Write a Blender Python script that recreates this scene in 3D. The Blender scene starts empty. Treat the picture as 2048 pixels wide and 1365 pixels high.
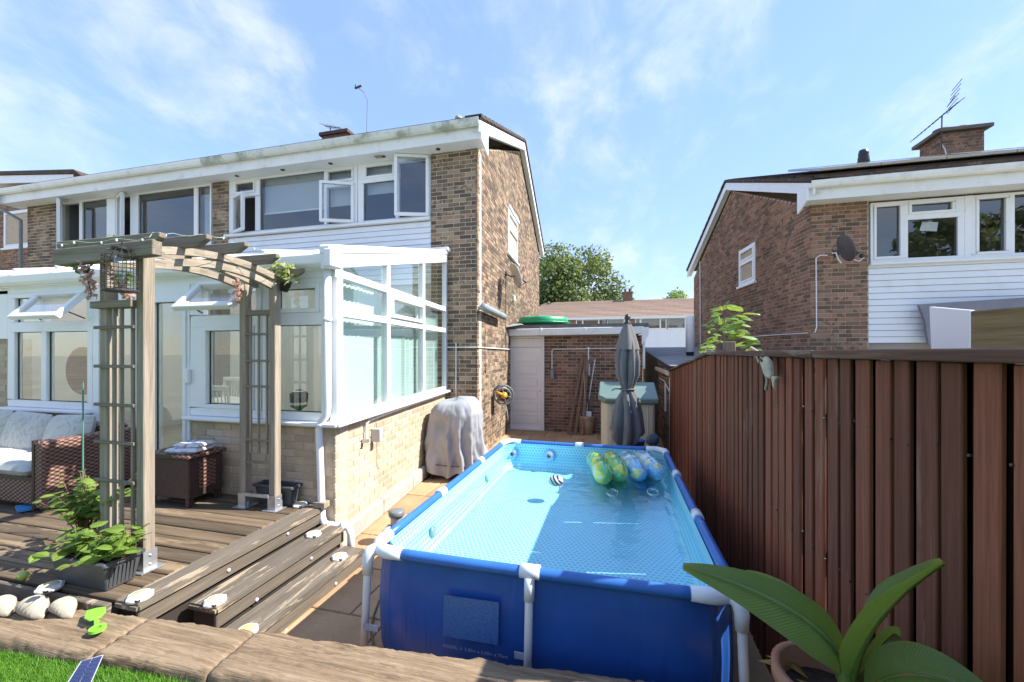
import bpy, math, random
from mathutils import Vector, Matrix, noise as mnoise
R = random.Random(7)
PI = math.pi
sc = bpy.context.scene
COL = sc.collection

# ------------------------------------------------------------------ camera
cam_d = bpy.data.cameras.new('camera'); cam = bpy.data.objects.new('camera', cam_d); COL.objects.link(cam)
cam_d.sensor_width = 36; cam_d.lens = 815/2048*36; cam_d.clip_start = .05; cam_d.clip_end = 2000
cam_d.shift_y = 22.5/2048
YAW = math.atan(208/815)
cam.location = (0, 0, 1.93); cam.rotation_euler = (PI/2, 0, YAW)
sc.camera = cam
# ------------------------------------------------------------------ sky
SUN_EL = math.radians(45.5); SUN_AZ = math.radians(79)          # azimuth from +y towards +x
w = bpy.data.worlds.new('World'); sc.world = w; w.use_nodes = True
nt = w.node_tree; nt.nodes.clear()
def NN(nt, t, **k):
    n = nt.nodes.new(t)
    for a, v in k.items(): setattr(n, a, v)
    return n
def LK(nt, a, b): nt.links.new(a, b)
out = NN(nt, 'ShaderNodeOutputWorld'); bg = NN(nt, 'ShaderNodeBackground'); sky = NN(nt, 'ShaderNodeTexSky', sky_type='NISHITA')
sky.sun_disc = False; sky.sun_elevation = SUN_EL; sky.sun_rotation = SUN_AZ
sky.air_density = .95; sky.dust_density = .0; sky.ozone_density = 1.8
bg.inputs[1].default_value = .12
tc = NN(nt, 'ShaderNodeTexCoord')
sep = NN(nt, 'ShaderNodeSeparateXYZ'); LK(nt, tc.outputs['Generated'], sep.inputs[0])
def M(nt, op, a, b=None, c=None, clamp=False):
    n = nt.nodes.new('ShaderNodeMath'); n.operation = op; n.use_clamp = clamp
    for i, v in enumerate((a, b, c)):
        if v is None: continue
        if isinstance(v, (int, float)): n.inputs[i].default_value = v
        else: nt.links.new(v, n.inputs[i])
    return n.outputs[0]
zz = M(nt, 'MAXIMUM', M(nt, 'ADD', sep.outputs[2], .16), .05)
cx = M(nt, 'DIVIDE', sep.outputs[0], zz); cy = M(nt, 'DIVIDE', sep.outputs[1], zz)
cmb = NN(nt, 'ShaderNodeCombineXYZ'); LK(nt, cx, cmb.inputs[0]); LK(nt, cy, cmb.inputs[1])
mp = NN(nt, 'ShaderNodeMapping'); mp.inputs['Rotation'].default_value = (0, 0, .9); mp.inputs['Scale'].default_value = (1.25, .8, 1); mp.inputs['Location'].default_value = (4.11, 8.73, 0)
sph = NN(nt, 'ShaderNodeVectorMath', operation='MULTIPLY'); LK(nt, tc.outputs['Generated'], sph.inputs[0]); sph.inputs[1].default_value = (1.5, 1.5, 2.6)
mv = NN(nt, 'ShaderNodeMix', data_type='VECTOR'); mv.inputs[0].default_value = .72; LK(nt, cmb.outputs[0], mv.inputs[4]); LK(nt, sph.outputs[0], mv.inputs[5])
LK(nt, mv.outputs[1], mp.inputs[0])
n1 = NN(nt, 'ShaderNodeTexNoise'); n1.inputs['Scale'].default_value = 3.1; n1.inputs['Detail'].default_value = 9; n1.inputs['Roughness'].default_value = .60; n1.inputs['Distortion'].default_value = .25
LK(nt, mp.outputs[0], n1.inputs[0])
n2 = NN(nt, 'ShaderNodeTexNoise'); n2.inputs['Scale'].default_value = .9; n2.inputs['Detail'].default_value = 3
LK(nt, mp.outputs[0], n2.inputs[0])
dens = M(nt, 'MULTIPLY_ADD', n2.outputs[0], .55, M(nt, 'MULTIPLY', n1.outputs[0], .8))
mr = NN(nt, 'ShaderNodeMapRange', interpolation_type='SMOOTHSTEP'); LK(nt, dens, mr.inputs[0])
mr.inputs[1].default_value = .57; mr.inputs[2].default_value = .90; mr.inputs[3].default_value = .06; mr.inputs[4].default_value = .66
bw = NN(nt, 'ShaderNodeRGBToBW'); LK(nt, sky.outputs[0], bw.inputs[0])
even = M(nt, 'POWER', M(nt, 'DIVIDE', M(nt, 'MAXIMUM', bw.outputs[0], .05), 1.35), -.52)         # evens out the glow round the sun
tn = NN(nt, 'ShaderNodeVectorMath', operation='MULTIPLY'); LK(nt, sky.outputs[0], tn.inputs[0]); tn.inputs[1].default_value = (.90, .90, 1.0)
sk = NN(nt, 'ShaderNodeVectorMath', operation='SCALE'); LK(nt, tn.outputs[0], sk.inputs[0]); LK(nt, even, sk.inputs['Scale'])
mx = NN(nt, 'ShaderNodeMix', data_type='RGBA'); LK(nt, mr.outputs[0], mx.inputs[0]); LK(nt, sk.outputs[0], mx.inputs[6]); mx.inputs[7].default_value = (2.65, 2.75, 2.85, 1)
LK(nt, mx.outputs[2], bg.inputs[0]); LK(nt, bg.outputs[0], out.inputs[0])
# ------------------------------------------------------------------ sun and exposure
sl = bpy.data.lights.new('sun', 'SUN'); so = bpy.data.objects.new('sun', sl); COL.objects.link(so)
sl.energy = 2.7; sl.angle = math.radians(.53); sl.color = (1, .955, .88)
sd = Vector((math.cos(SUN_EL)*math.sin(SUN_AZ), math.cos(SUN_EL)*math.cos(SUN_AZ), math.sin(SUN_EL)))
so.rotation_euler = sd.to_track_quat('Z', 'Y').to_euler()
vs = sc.view_settings; vs.view_transform = 'Standard'; vs.look = 'None'; vs.gamma = 1; vs.exposure = 1.88; vs.use_curve_mapping = False
sc.cycles.max_bounces = 8; sc.cycles.diffuse_bounces = 4; sc.cycles.glossy_bounces = 3; sc.cycles.transmission_bounces = 4; sc.cycles.transparent_max_bounces = 16
sc.cycles.caustics_reflective = False; sc.cycles.caustics_refractive = False

# ------------------------------------------------------------------ survey: a sight line of the photograph met with a real plane
_s, _c = math.sin(YAW), math.cos(YAW)
def _ray(u, v):
    a = (u-1024)/815; return Vector((-_s+_c*a, _c+_s*a, (705-v)/815))
def at_y(u, v, y):
    d = _ray(u, v); t = y/d.y; return Vector((d.x*t, y, 1.93+d.z*t))
def at_z(u, v, z):
    d = _ray(u, v); t = (z-1.93)/d.z; return Vector((d.x*t, d.y*t, z))
def at_line(u, v, x0, y0, k):          # vertical plane x = x0 + k (y - y0)
    d = _ray(u, v); t = (x0-k*y0)/(d.x-k*d.y); return Vector((d.x*t, d.y*t, 1.93+d.z*t))
def xa(u, y): return at_y(u, 700, y).x

# ------------------------------------------------------------------ mesh helpers
class Fr:
    """local frame: u along a wall, v up, n outwards"""
    def __init__(s, O, U, N, V=(0, 0, 1)):
        s.O = Vector(O); s.U = Vector(U).normalized(); s.V = Vector(V).normalized(); s.N = Vector(N).normalized()
    def p(s, u, v, n=0): return s.O+s.U*u+s.V*v+s.N*n
    def uv(s, P): d = Vector(P)-s.O; return d.dot(s.U), d.dot(s.V)
def front(y): return Fr((0, y, 0), (1, 0, 0), (0, -1, 0))
BF = ((0, 3, 2, 1), (4, 5, 6, 7), (0, 1, 5, 4), (1, 2, 6, 5), (2, 3, 7, 6), (3, 0, 4, 7))
class MB:
    def __init__(s): s.v = []; s.f = []
    def add(s, vs, fs):
        o = len(s.v); s.v += [tuple(p) for p in vs]; s.f += [tuple(i+o for i in f) for f in fs]; return s
    def box(s, x0, y0, z0, x1, y1, z1):
        return s.add([(x0, y0, z0), (x1, y0, z0), (x1, y1, z0), (x0, y1, z0), (x0, y0, z1), (x1, y0, z1), (x1, y1, z1), (x0, y1, z1)], BF)
    def fbox(s, f, u0, u1, v0, v1, n0, n1):
        P = f.p; return s.add([P(u0, v0, n1), P(u1, v0, n1), P(u1, v0, n0), P(u0, v0, n0), P(u0, v1, n1), P(u1, v1, n1), P(u1, v1, n0), P(u0, v1, n0)], BF)
    def bar(s, a, b, wd, h, up=(0, 0, 1)):
        a = Vector(a); b = Vector(b); d = (b-a).normalized(); sd = d.cross(Vector(up)).normalized(); u2 = sd.cross(d)
        P = []
        for q in (a, b):
            for i, j in ((-1, -1), (1, -1), (1, 1), (-1, 1)): P.append(q+sd*(i*wd/2)+u2*(j*h/2))
        return s.add(P, BF)
    def poly(s, pts): return s.add(pts, [tuple(range(len(pts)))])
    def prism(s, pts, vec):
        n = len(pts); vec = Vector(vec); P = [Vector(p) for p in pts]; Q = [p+vec for p in P]
        nrm = (P[1]-P[0]).cross(P[2]-P[0])
        if nrm.dot(vec) > 0: P, Q = Q, P
        return s.add(P+Q, [tuple(range(n)), tuple(range(2*n-1, n-1, -1))]+[(i, n+i, n+(i+1) % n, (i+1) % n) for i in range(n)])
    def tube(s, path, r, n=8, caps=True):
        P = [Vector(p) for p in path]; m = len(P); rr = r if isinstance(r, (list, tuple)) else [r]*m
        t0 = (P[1]-P[0]).normalized(); ref = Vector((0, 0, 1)) if abs(t0.z) < .9 else Vector((1, 0, 0)); nn = t0.cross(ref).normalized()
        vs = []
        for i in range(m):
            t = ((P[min(i+1, m-1)]-P[i]).normalized()+(P[i]-P[max(i-1, 0)]).normalized())
            t = t.normalized() if t.length > 1e-6 else t0
            nn = (nn-t*nn.dot(t)).normalized(); b = t.cross(nn)
            for k in range(n):
                an = 2*PI*k/n; vs.append(P[i]+(nn*math.cos(an)+b*math.sin(an))*rr[i])
        fs = [(i*n+k, i*n+(k+1) % n, (i+1)*n+(k+1) % n, (i+1)*n+k) for i in range(m-1) for k in range(n)]
        if caps: fs += [tuple(range(n-1, -1, -1)), tuple(range((m-1)*n, m*n))]
        return s.add(vs, fs)
    def lathe(s, c, prof, n=20, ax=(0, 0, 1), rf=None):
        c = Vector(c); a = Vector(ax).normalized(); u = a.orthogonal().normalized(); b = a.cross(u); vs = []
        for r, z in prof:
            for k in range(n):
                an = 2*PI*k/n; q = r*(rf(an, z) if rf else 1); vs.append(c+a*z+(u*math.cos(an)+b*math.sin(an))*q)
        m = len(prof)
        fs = [(i*n+k, i*n+(k+1) % n, (i+1)*n+(k+1) % n, (i+1)*n+k) for i in range(m-1) for k in range(n)]
        fs += [tuple(range(n-1, -1, -1)), tuple(range((m-1)*n, m*n))]
        return s.add(vs, fs)
    def ball(s, c, rx, ry=None, rz=None, n=12, m=8, fn=None):
        ry = ry or rx; rz = rz or rx; c = Vector(c); vs = [c+Vector((0, 0, -rz))]
        for i in range(1, m):
            ph = -PI/2+PI*i/m
            for k in range(n):
                an = 2*PI*k/n; d = Vector((math.cos(ph)*math.cos(an), math.cos(ph)*math.sin(an), math.sin(ph)))
                g = fn(d) if fn else 1; vs.append(c+Vector((d.x*rx, d.y*ry, d.z*rz))*g)
        vs.append(c+Vector((0, 0, rz))); L = len(vs)-1
        fs = [(0, 1+(k+1) % n, 1+k) for k in range(n)]
        fs += [(1+i*n+k, 1+i*n+(k+1) % n, 1+(i+1)*n+(k+1) % n, 1+(i+1)*n+k) for i in range(m-2) for k in range(n)]
        fs += [(L, 1+(m-2)*n+k, 1+(m-2)*n+(k+1) % n) for k in range(n)]
        return s.add(vs, fs)
    def grid(s, nu, nv, fn, closed=False):
        vs = [fn(i/nu, j/nv) for j in range(nv+1) for i in range(nu+1)]
        fs = [(j*(nu+1)+i, j*(nu+1)+i+1, (j+1)*(nu+1)+i+1, (j+1)*(nu+1)+i) for j in range(nv) for i in range(nu)]
        return s.add(vs, fs)
    def panel(s, f, outer, holes, n0, n1):
        """plate with rectangular openings, cut into boxes"""
        us = sorted({round(q, 5) for h in holes+[outer] for q in h[:2]}); vv = sorted({round(q, 5) for h in holes+[outer] for q in h[2:]})
        for j in range(len(vv)-1):
            i = 0
            while i < len(us)-1:
                def solid(i):
                    a, b = (us[i]+us[i+1])/2, (vv[j]+vv[j+1])/2
                    return outer[0] < a < outer[1] and outer[2] < b < outer[3] and not any(h[0] < a < h[1] and h[2] < b < h[3] for h in holes)
                if not solid(i): i += 1; continue
                k = i
                while k < len(us)-1 and solid(k): k += 1
                s.fbox(f, us[i], us[k], vv[j], vv[j+1], n0, n1); i = k
        return s
    def ring(s, f, rc, wd, n0, n1):
        u0, u1, v0, v1 = rc
        s.fbox(f, u0, u1, v0, v0+wd, n0, n1); s.fbox(f, u0, u1, v1-wd, v1, n0, n1)
        s.fbox(f, u0, u0+wd, v0+wd, v1-wd, n0, n1); s.fbox(f, u1-wd, u1, v0+wd, v1-wd, n0, n1); return s
    def mesh(s, name, bevel=0, seg=1):
        me = bpy.data.meshes.new(name); me.from_pydata(s.v, [], s.f)
        if bevel:
            import bmesh
            bm = bmesh.new(); bm.from_mesh(me); bmesh.ops.remove_doubles(bm, verts=bm.verts, dist=1e-5)
            ed = [e for e in bm.edges if len(e.link_faces) == 2 and e.calc_face_angle() > .6]
            bmesh.ops.bevel(bm, geom=ed, offset=bevel, segments=seg, affect='EDGES', clamp_overlap=True); bm.to_mesh(me); bm.free()
        return me
    def build(s, name, mat, parent=None, smooth=False, bevel=0, seg=1, kind=None):
        me = s.mesh(name, bevel, seg)
        if mat: me.materials.append(mat)
        if smooth: me.shade_smooth()
        return put(name, me, parent, kind)
def put(name, me, parent=None, kind=None):
    o = bpy.data.objects.new(name, me); COL.objects.link(o)
    if parent: adopt(o, parent)
    if kind: o['kind'] = kind
    return o
def adopt(o, p):
    o.parent = p
    if p.type == 'EMPTY': o.matrix_parent_inverse = Matrix.Translation(-p.location)
def tag(o, label, cat, group=None):
    o['label'] = label; o['category'] = cat
    if group: o['group'] = group
    return o
def thing(name, loc, label, cat, group=None):
    o = bpy.data.objects.new(name, None); COL.objects.link(o); o.location = loc; o.empty_display_size = .1
    return tag(o, label, cat, group)

# ------------------------------------------------------------------ materials
def lin(h):
    r = []
    for i in (0, 2, 4):
        q = int(h[i:i+2], 16)/255; r.append(q/12.92 if q <= .04045 else ((q+.055)/1.055)**2.4)
    return tuple(r)+(1,)
def c4(c): return lin(c) if isinstance(c, str) else tuple(c)+(1,)
MATS = {}
def new_mat(name):
    m = bpy.data.materials.new(name); m.use_nodes = True; nt = m.node_tree; b = nt.nodes['Principled BSDF']; MATS[name] = m; return m, nt, b
def vec_pos(nt, scale=(1, 1, 1), off=(0, 0, 0), rot=(0, 0, 0)):
    g = NN(nt, 'ShaderNodeNewGeometry'); mp = NN(nt, 'ShaderNodeMapping')
    mp.inputs['Scale'].default_value = scale; mp.inputs['Location'].default_value = off; mp.inputs['Rotation'].default_value = rot
    LK(nt, g.outputs['Position'], mp.inputs[0]); return mp.outputs[0]
def noise_t(nt, vec, scale, detail=4, rough=.55, dist=0):
    n = NN(nt, 'ShaderNodeTexNoise'); n.inputs['Scale'].default_value = scale; n.inputs['Detail'].default_value = detail
    n.inputs['Roughness'].default_value = rough; n.inputs['Distortion'].default_value = dist; LK(nt, vec, n.inputs[0]); return n.outputs[0]
def ramp(nt, fac, stops, interp='LINEAR'):
    r = NN(nt, 'ShaderNodeValToRGB'); r.color_ramp.interpolation = interp; e = r.color_ramp.elements
    while len(e) < len(stops): e.new(.5)
    for i, (p, c) in enumerate(stops): e[i].position = p; e[i].color = c4(c)
    LK(nt, fac, r.inputs[0]); return r.outputs[0]
def mixc(nt, fac, a, b, mode='MIX'):
    m = NN(nt, 'ShaderNodeMix', data_type='RGBA', blend_type=mode)
    for i, v in ((0, fac), (6, a), (7, b)):
        if isinstance(v, (int, float)): m.inputs[i].default_value = v
        elif isinstance(v, (tuple, str)): m.inputs[i].default_value = c4(v) if isinstance(v, str) or len(v) == 3 else v
        else: LK(nt, v, m.inputs[i])
    return m.outputs[2]
def rng(nt, v, a, b, c=0, d=1):
    m = NN(nt, 'ShaderNodeMapRange', interpolation_type='SMOOTHSTEP'); LK(nt, v, m.inputs[0])
    for i, q in enumerate((a, b, c, d)): m.inputs[i+1].default_value = q
    return m.outputs[0]
def bump(nt, b, h, strength=.3, dist=.01):
    n = NN(nt, 'ShaderNodeBump'); n.inputs['Strength'].default_value = strength; n.inputs['Distance'].default_value = dist
    LK(nt, h, n.inputs['Height']); LK(nt, n.outputs[0], b.inputs['Normal'])
def each(nt):
    """a random number for each separate piece, joined or not"""
    g = NN(nt, 'ShaderNodeNewGeometry'); o = NN(nt, 'ShaderNodeObjectInfo')
    a = M(nt, 'ADD', M(nt, 'MULTIPLY', g.outputs['Random Per Island'], 7.13), M(nt, 'MULTIPLY', o.outputs['Random'], 13.7))
    wn = NN(nt, 'ShaderNodeTexWhiteNoise', noise_dimensions='1D'); LK(nt, a, wn.inputs['W']); return wn.outputs['Value'], wn.outputs['Color']
def plain(name, col, rough=.5, var=.15, scale=6, bmp=0, bscale=60, metal=0, dirt=None, spec=None, piece=0, sub=0):
    m, nt, b = new_mat(name); p = vec_pos(nt); n = noise_t(nt, p, scale, 5)
    c = c4(col); lo = tuple(q*(1-var) for q in c[:3]); hi = tuple(min(1, q*(1+var)) for q in c[:3])
    o = ramp(nt, n, [(.3, lo), (.7, hi)])
    if piece:
        v, _ = each(nt); o = mixc(nt, 1.0, o, ramp(nt, v, [(0, (1-piece,)*3), (1, (1,)*3)]), 'MULTIPLY')
    if dirt:
        d = noise_t(nt, p, dirt[1], 6, .7); o = mixc(nt, rng(nt, d, dirt[2], dirt[3], 0, dirt[4]), o, dirt[0])
    LK(nt, o, b.inputs['Base Color']); b.inputs['Roughness'].default_value = rough; b.inputs['Metallic'].default_value = metal
    if spec is not None: b.inputs['Specular IOR Level'].default_value = spec
    if bmp: bump(nt, b, noise_t(nt, p, bscale, 4), bmp, .004)
    return m
def brick_mat(name, stops, mott='3a2f29', blotch=.55):
    m, nt, b = new_mat(name); v, col = each(nt); p = vec_pos(nt)
    base = ramp(nt, v, stops)
    n = noise_t(nt, p, 11, 2, .5); sep = NN(nt, 'ShaderNodeSeparateColor'); LK(nt, col, sep.inputs[0])
    k = M(nt, 'MULTIPLY', rng(nt, n, .52, .58), M(nt, 'GREATER_THAN', sep.outputs[1], .45))
    o = mixc(nt, M(nt, 'MULTIPLY', k, blotch), base, mott)
    f = noise_t(nt, p, 90, 3, .6); o = mixc(nt, rng(nt, f, .35, .75, 0, .35), o, (.32, .25, .18))
    st = noise_t(nt, vec_pos(nt, (1.3, 1.3, .45)), 1, 5, .6); o = mixc(nt, 1.0, o, ramp(nt, st, [(.3, (.74, .74, .72)), (.62, (1.06, 1.05, 1.03))]), 'MULTIPLY')
    LK(nt, o, b.inputs['Base Color']); b.inputs['Roughness'].default_value = .9; b.inputs['Specular IOR Level'].default_value = .25
    bump(nt, b, f, .5, .004); return m
def wood(name, cols, axis='x', rough=.8, grain=28, piece=.35, knots=True, peel=None, bmp=.35):
    m, nt, b = new_mat(name); ax = {'x': (1.2, grain, grain), 'y': (grain, 1.2, grain), 'z': (grain, grain, 1.2)}[axis]
    v, col = each(nt)
    g = NN(nt, 'ShaderNodeNewGeometry'); ad = NN(nt, 'ShaderNodeVectorMath', operation='MULTIPLY_ADD'); LK(nt, col, ad.inputs[0]); ad.inputs[1].default_value = (9, 9, 9); LK(nt, g.outputs['Position'], ad.inputs[2])
    mp = NN(nt, 'ShaderNodeMapping'); mp.inputs['Scale'].default_value = ax; LK(nt, ad.outputs[0], mp.inputs[0])
    n = noise_t(nt, mp.outputs[0], 1, 5, .6, .6); o = ramp(nt, n, [(.25, cols[0]), (.5, cols[1]), (.75, cols[2])])
    fine = noise_t(nt, mp.outputs[0], 4, 3, .6)
    o = mixc(nt, 1.0, o, ramp(nt, fine, [(.3, (.72,)*3), (.6, (1,)*3)]), 'MULTIPLY')
    o = mixc(nt, 1.0, o, ramp(nt, v, [(0, (1-piece, 1-piece*.95, 1-piece*.9)), (1, (1, 1, 1))]), 'MULTIPLY')
    h = n
    if peel:
        mp2 = NN(nt, 'ShaderNodeMapping'); mp2.inputs['Scale'].default_value = {'x': (.13, 1, 1), 'y': (1, .13, 1), 'z': (1, 1, .13)}[axis]; LK(nt, ad.outputs[0], mp2.inputs[0])
        q = noise_t(nt, mp2.outputs[0], peel[1], 7, .68); h = rng(nt, q, peel[2], peel[2]+.05); o = mixc(nt, M(nt, 'MULTIPLY', h, peel[3]), o, peel[0])
    LK(nt, o, b.inputs['Base Color']); b.inputs['Roughness'].default_value = rough; b.inputs['Specular IOR Level'].default_value = .3; bump(nt, b, fine, bmp, .004); return m
def leaf_mat(name, a, bcol, rough=.45, trans=.35):
    m, nt, b = new_mat(name); v, _ = each(nt); p = vec_pos(nt); n = noise_t(nt, p, 9, 3)
    o = ramp(nt, M(nt, 'MULTIPLY_ADD', n, .5, M(nt, 'MULTIPLY', v, .5)), [(.2, a), (.8, bcol)])
    LK(nt, o, b.inputs['Base Color']); b.inputs['Roughness'].default_value = rough
    t = NN(nt, 'ShaderNodeBsdfTranslucent'); LK(nt, mixc(nt, .5, o, (.5, .62, .08)), t.inputs[0])
    ms = NN(nt, 'ShaderNodeMixShader'); ms.inputs[0].default_value = trans; LK(nt, b.outputs[0], ms.inputs[1]); LK(nt, t.outputs[0], ms.inputs[2])
    LK(nt, ms.outputs[0], nt.nodes['Material Output'].inputs[0]); return m
def schlick(nt, f0, normal=None):
    g = NN(nt, 'ShaderNodeNewGeometry'); d = NN(nt, 'ShaderNodeVectorMath', operation='DOT_PRODUCT'); LK(nt, g.outputs['Incoming'], d.inputs[0]); LK(nt, normal or g.outputs['Normal'], d.inputs[1])
    k = M(nt, 'SUBTRACT', 1, M(nt, 'ABSOLUTE', d.outputs['Value']), clamp=True); return M(nt, 'MULTIPLY_ADD', M(nt, 'POWER', k, 5), 1-f0, f0)
def glass_mat(name, tint=(.86, .9, .89), refl=1.0, wav=0.0):
    m, nt, b = new_mat(name); nt.nodes.remove(b); g = NN(nt, 'ShaderNodeBsdfGlossy'); g.inputs['Roughness'].default_value = .006
    t = NN(nt, 'ShaderNodeBsdfTransparent'); t.inputs[0].default_value = tint+(1,); f = schlick(nt, .05)
    if wav:
        n = NN(nt, 'ShaderNodeBump'); n.inputs['Strength'].default_value = wav; n.inputs['Distance'].default_value = .02; LK(nt, noise_t(nt, vec_pos(nt), 1.5, 1), n.inputs['Height']); LK(nt, n.outputs[0], g.inputs['Normal'])
    ms = NN(nt, 'ShaderNodeMixShader'); LK(nt, M(nt, 'MULTIPLY_ADD', f, 2.4*refl, .04, clamp=True), ms.inputs[0]); LK(nt, t.outputs[0], ms.inputs[1]); LK(nt, g.outputs[0], ms.inputs[2])
    LK(nt, ms.outputs[0], nt.nodes['Material Output'].inputs[0]); return m

BR_LEFT = brick_mat('brown brick', [(0, '544840'), (.22, '6c5d51'), (.5, '8a7764'), (.75, '9d8670'), (.9, 'af997f'), (1, 'a17c68')], '52463e', .75)
BR_GAR = brick_mat('red brown brick', [(0, '4f3f38'), (.3, '6d5347'), (.6, '84655a'), (.85, '967463'), (1, '7d564c')], '4a3a33')
BR_DWARF = brick_mat('buff brick', [(0, 'bba78f'), (.4, 'c9b7a0'), (.75, 'd3c3ad'), (1, 'd0b596')], 'b3a088', .3)
BR_RIGHT = brick_mat('dark red brick', [(0, '5a493f'), (.25, '7a5e4f'), (.55, '927060'), (.8, 'a07d67'), (1, '936655')], '524439', .75)
MORT = plain('mortar', 'c9bba5', .95, .12, 12, .4, 80)
MORT_D = plain('dark mortar', 'b9a892', .95, .12, 12, .4, 80)
MORT_B = plain('buff mortar', 'c4b49d', .95, .12, 12, .4, 80)
UPVC = plain('white plastic', (.82, .83, .83), .34, .03, 3, dirt=('a9a595', 4.5, .56, .82, .28))
UPVC2 = plain('aged white plastic', (.78, .79, .77), .42, .05, 2, dirt=('8d937c', 3.2, .5, .75, .35))
SOFFIT = plain('soffit white', (.80, .82, .82), .5, .03, 2)
ALGAE = plain('gutter with algae', (.66, .68, .64), .45, .06, 3, dirt=('76805f', 2.3, .46, .66, .75))
CLAD = plain('white cladding', (.80, .82, .84), .4, .03, 1.5, dirt=('a5a69c', 2.2, .52, .8, .25))
GLASS = glass_mat('window glass', wav=.06)
GLASS_T = glass_mat('conservatory glass', (.80, .92, .88))
TILE = plain('roof tile', '51443c', .9, .3, 8, .6, 40, piece=.35, dirt=('8f8a70', 5, .55, .75, .5))
TILE_F = plain('far roof tile', '98806f', .9, .2, 6, .4, 30, piece=.25)
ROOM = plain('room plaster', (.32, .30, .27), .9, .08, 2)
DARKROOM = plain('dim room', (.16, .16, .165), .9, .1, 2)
BLIND = plain('grey roller blind', (.44, .49, .53), .8, .05, 2)
METAL = plain('galvanised steel', (.52, .53, .55), .38, .15, 14, metal=.7)
BLACK = plain('black plastic', (.025, .025, .027), .45, .2, 10)
DARK = plain('dark metal', (.06, .055, .05), .5, .2, 10, metal=.3)
GREYP = plain('grey plastic', (.22, .235, .25), .42, .1, 6)
# ------------------------------------------------------------------ brickwork
_bm = {}
def brick_mesh(L, h, mat):
    k = (round(L, 3), round(h, 3), mat.name)
    if k not in _bm:
        me = MB().box(0, 0, -.03, L, h, 0).mesh('brick', .004); me.materials.append(mat); _bm[k] = me
    return _bm[k]
class Bricks:
    """collects the bricks of one thing; the nearest are objects, the rest one joined part"""
    def __init__(s, mat, budget): s.mat = mat; s.items = []; s.budget = budget
    def wall(s, parent, f, L, H, holes=(), lim=None, vis=None, v_start=0, u_start=0):
        r = 0; v = v_start
        while v < v_start+H-.02:
            h = min(.065, v_start+H-v-.005)
            a, b = (u_start, u_start+L) if lim is None else lim(v+h/2)
            x = u_start-.225+(.1125 if r % 2 else 0)
            while x < u_start+L:
                iv = [(max(x, a), min(x+.215, b))]
                for (h0, h1, g0, g1) in holes:
                    if g0 < v+h*.5 < g1:
                        nv = []
                        for p, q in iv:
                            if h1 <= p or h0 >= q: nv.append((p, q)); continue
                            if p < h0-.012: nv.append((p, h0-.01))
                            if q > h1+.012: nv.append((h1+.01, q))
                        iv = nv
                for p, q in iv:
                    if q-p > .03:
                        P = f.p(p, v, R.uniform(-.002, .0015)); d = P-Vector((0, 0, 1.93))
                        ok = (vis is None or vis((p+q)/2, v))
                        pr = abs(d.dot(f.N))/d.length**3 if ok else 0
                        s.items.append((pr, parent, f, P, q-p, h))
                x += .225
            v += .075; r += 1
    def finish(s):
        s.items.sort(key=lambda t: -t[0]); rest = {}
        for i, (pr, par, f, P, L, h) in enumerate(s.items):
            if i < s.budget and pr > 0:
                o = bpy.data.objects.new('brick', brick_mesh(L, h, s.mat)); COL.objects.link(o); adopt(o, par)
                mt = Matrix((( f.U.x, f.V.x, f.N.x, P.x), (f.U.y, f.V.y, f.N.y, P.y), (f.U.z, f.V.z, f.N.z, P.z), (0, 0, 0, 1))); o.matrix_basis = mt
            else: rest.setdefault(par.name, (par, []))[1].append((f, P, L, h))
        for par, L in rest.values():
            mb = MB()
            for f, P, l, h in L:
                U, V, N = f.U*l, f.V*h, f.N*-.03
                mb.add([P, P+U, P+U+V, P+V, P+N, P+U+N, P+U+V+N, P+V+N], ((0, 1, 2, 3), (0, 4, 5, 1), (1, 5, 6, 2), (2, 6, 7, 3), (3, 7, 4, 0)))
            mb.build('brick', s.mat, par, kind='stuff')

# ------------------------------------------------------------------ windows
def pane(f, rc, n, win, mat=None):
    mb = MB(); u0, u1, v0, v1 = rc; mb.add([f.p(u0, v0, n), f.p(u1, v0, n), f.p(u1, v1, n), f.p(u0, v1, n)], [(0, 1, 2, 3)]); return mb.build('pane', mat or GLASS, win)
def window(f, outer, panes, house, name='window', n0=-.05, n1=.02, sashes=True, glass=None, mat=None):
    """frame with openings; panes = list of (u0,u1,v0,v1,kind)"""
    mb = MB(); mb.panel(f, outer, [p[:4] for p in panes], n0, n1)
    for p in panes:
        if len(p) > 4 and p[4] == 's': mb.ring(f, p[:4], .042, n0, n1+.014)
    wn = mb.build(name, mat or UPVC, house, bevel=.006); gk = MB()
    for p in panes:
        if not (len(p) > 4 and p[4] == 'o'):
            e = .042 if len(p) > 4 and p[4] == 's' else 0; gk.ring(f, (p[0]+e, p[1]-e, p[2]+e, p[3]-e), .007, (n0+n1)/2-.01, (n0+n1)/2+.003)
    if gk.v: gk.build('gasket', BLACK, wn)
    for p in panes:
        if len(p) > 4 and p[4] == 'o': continue
        pane(f, p[:4], (n0+n1)/2-.005, wn, glass)
    return wn
def sash(wn, hinge, U, V, N, w, h, t=.055, glass=None, inner=.0):
    f = Fr(hinge, U, N, V); s = MB().ring(f, (0, w, 0, h), t, -.03, .03).build('sash', UPVC, wn, bevel=.008)
    pane(f, (t, w-t, t, h-t), 0, wn, glass); return s

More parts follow.
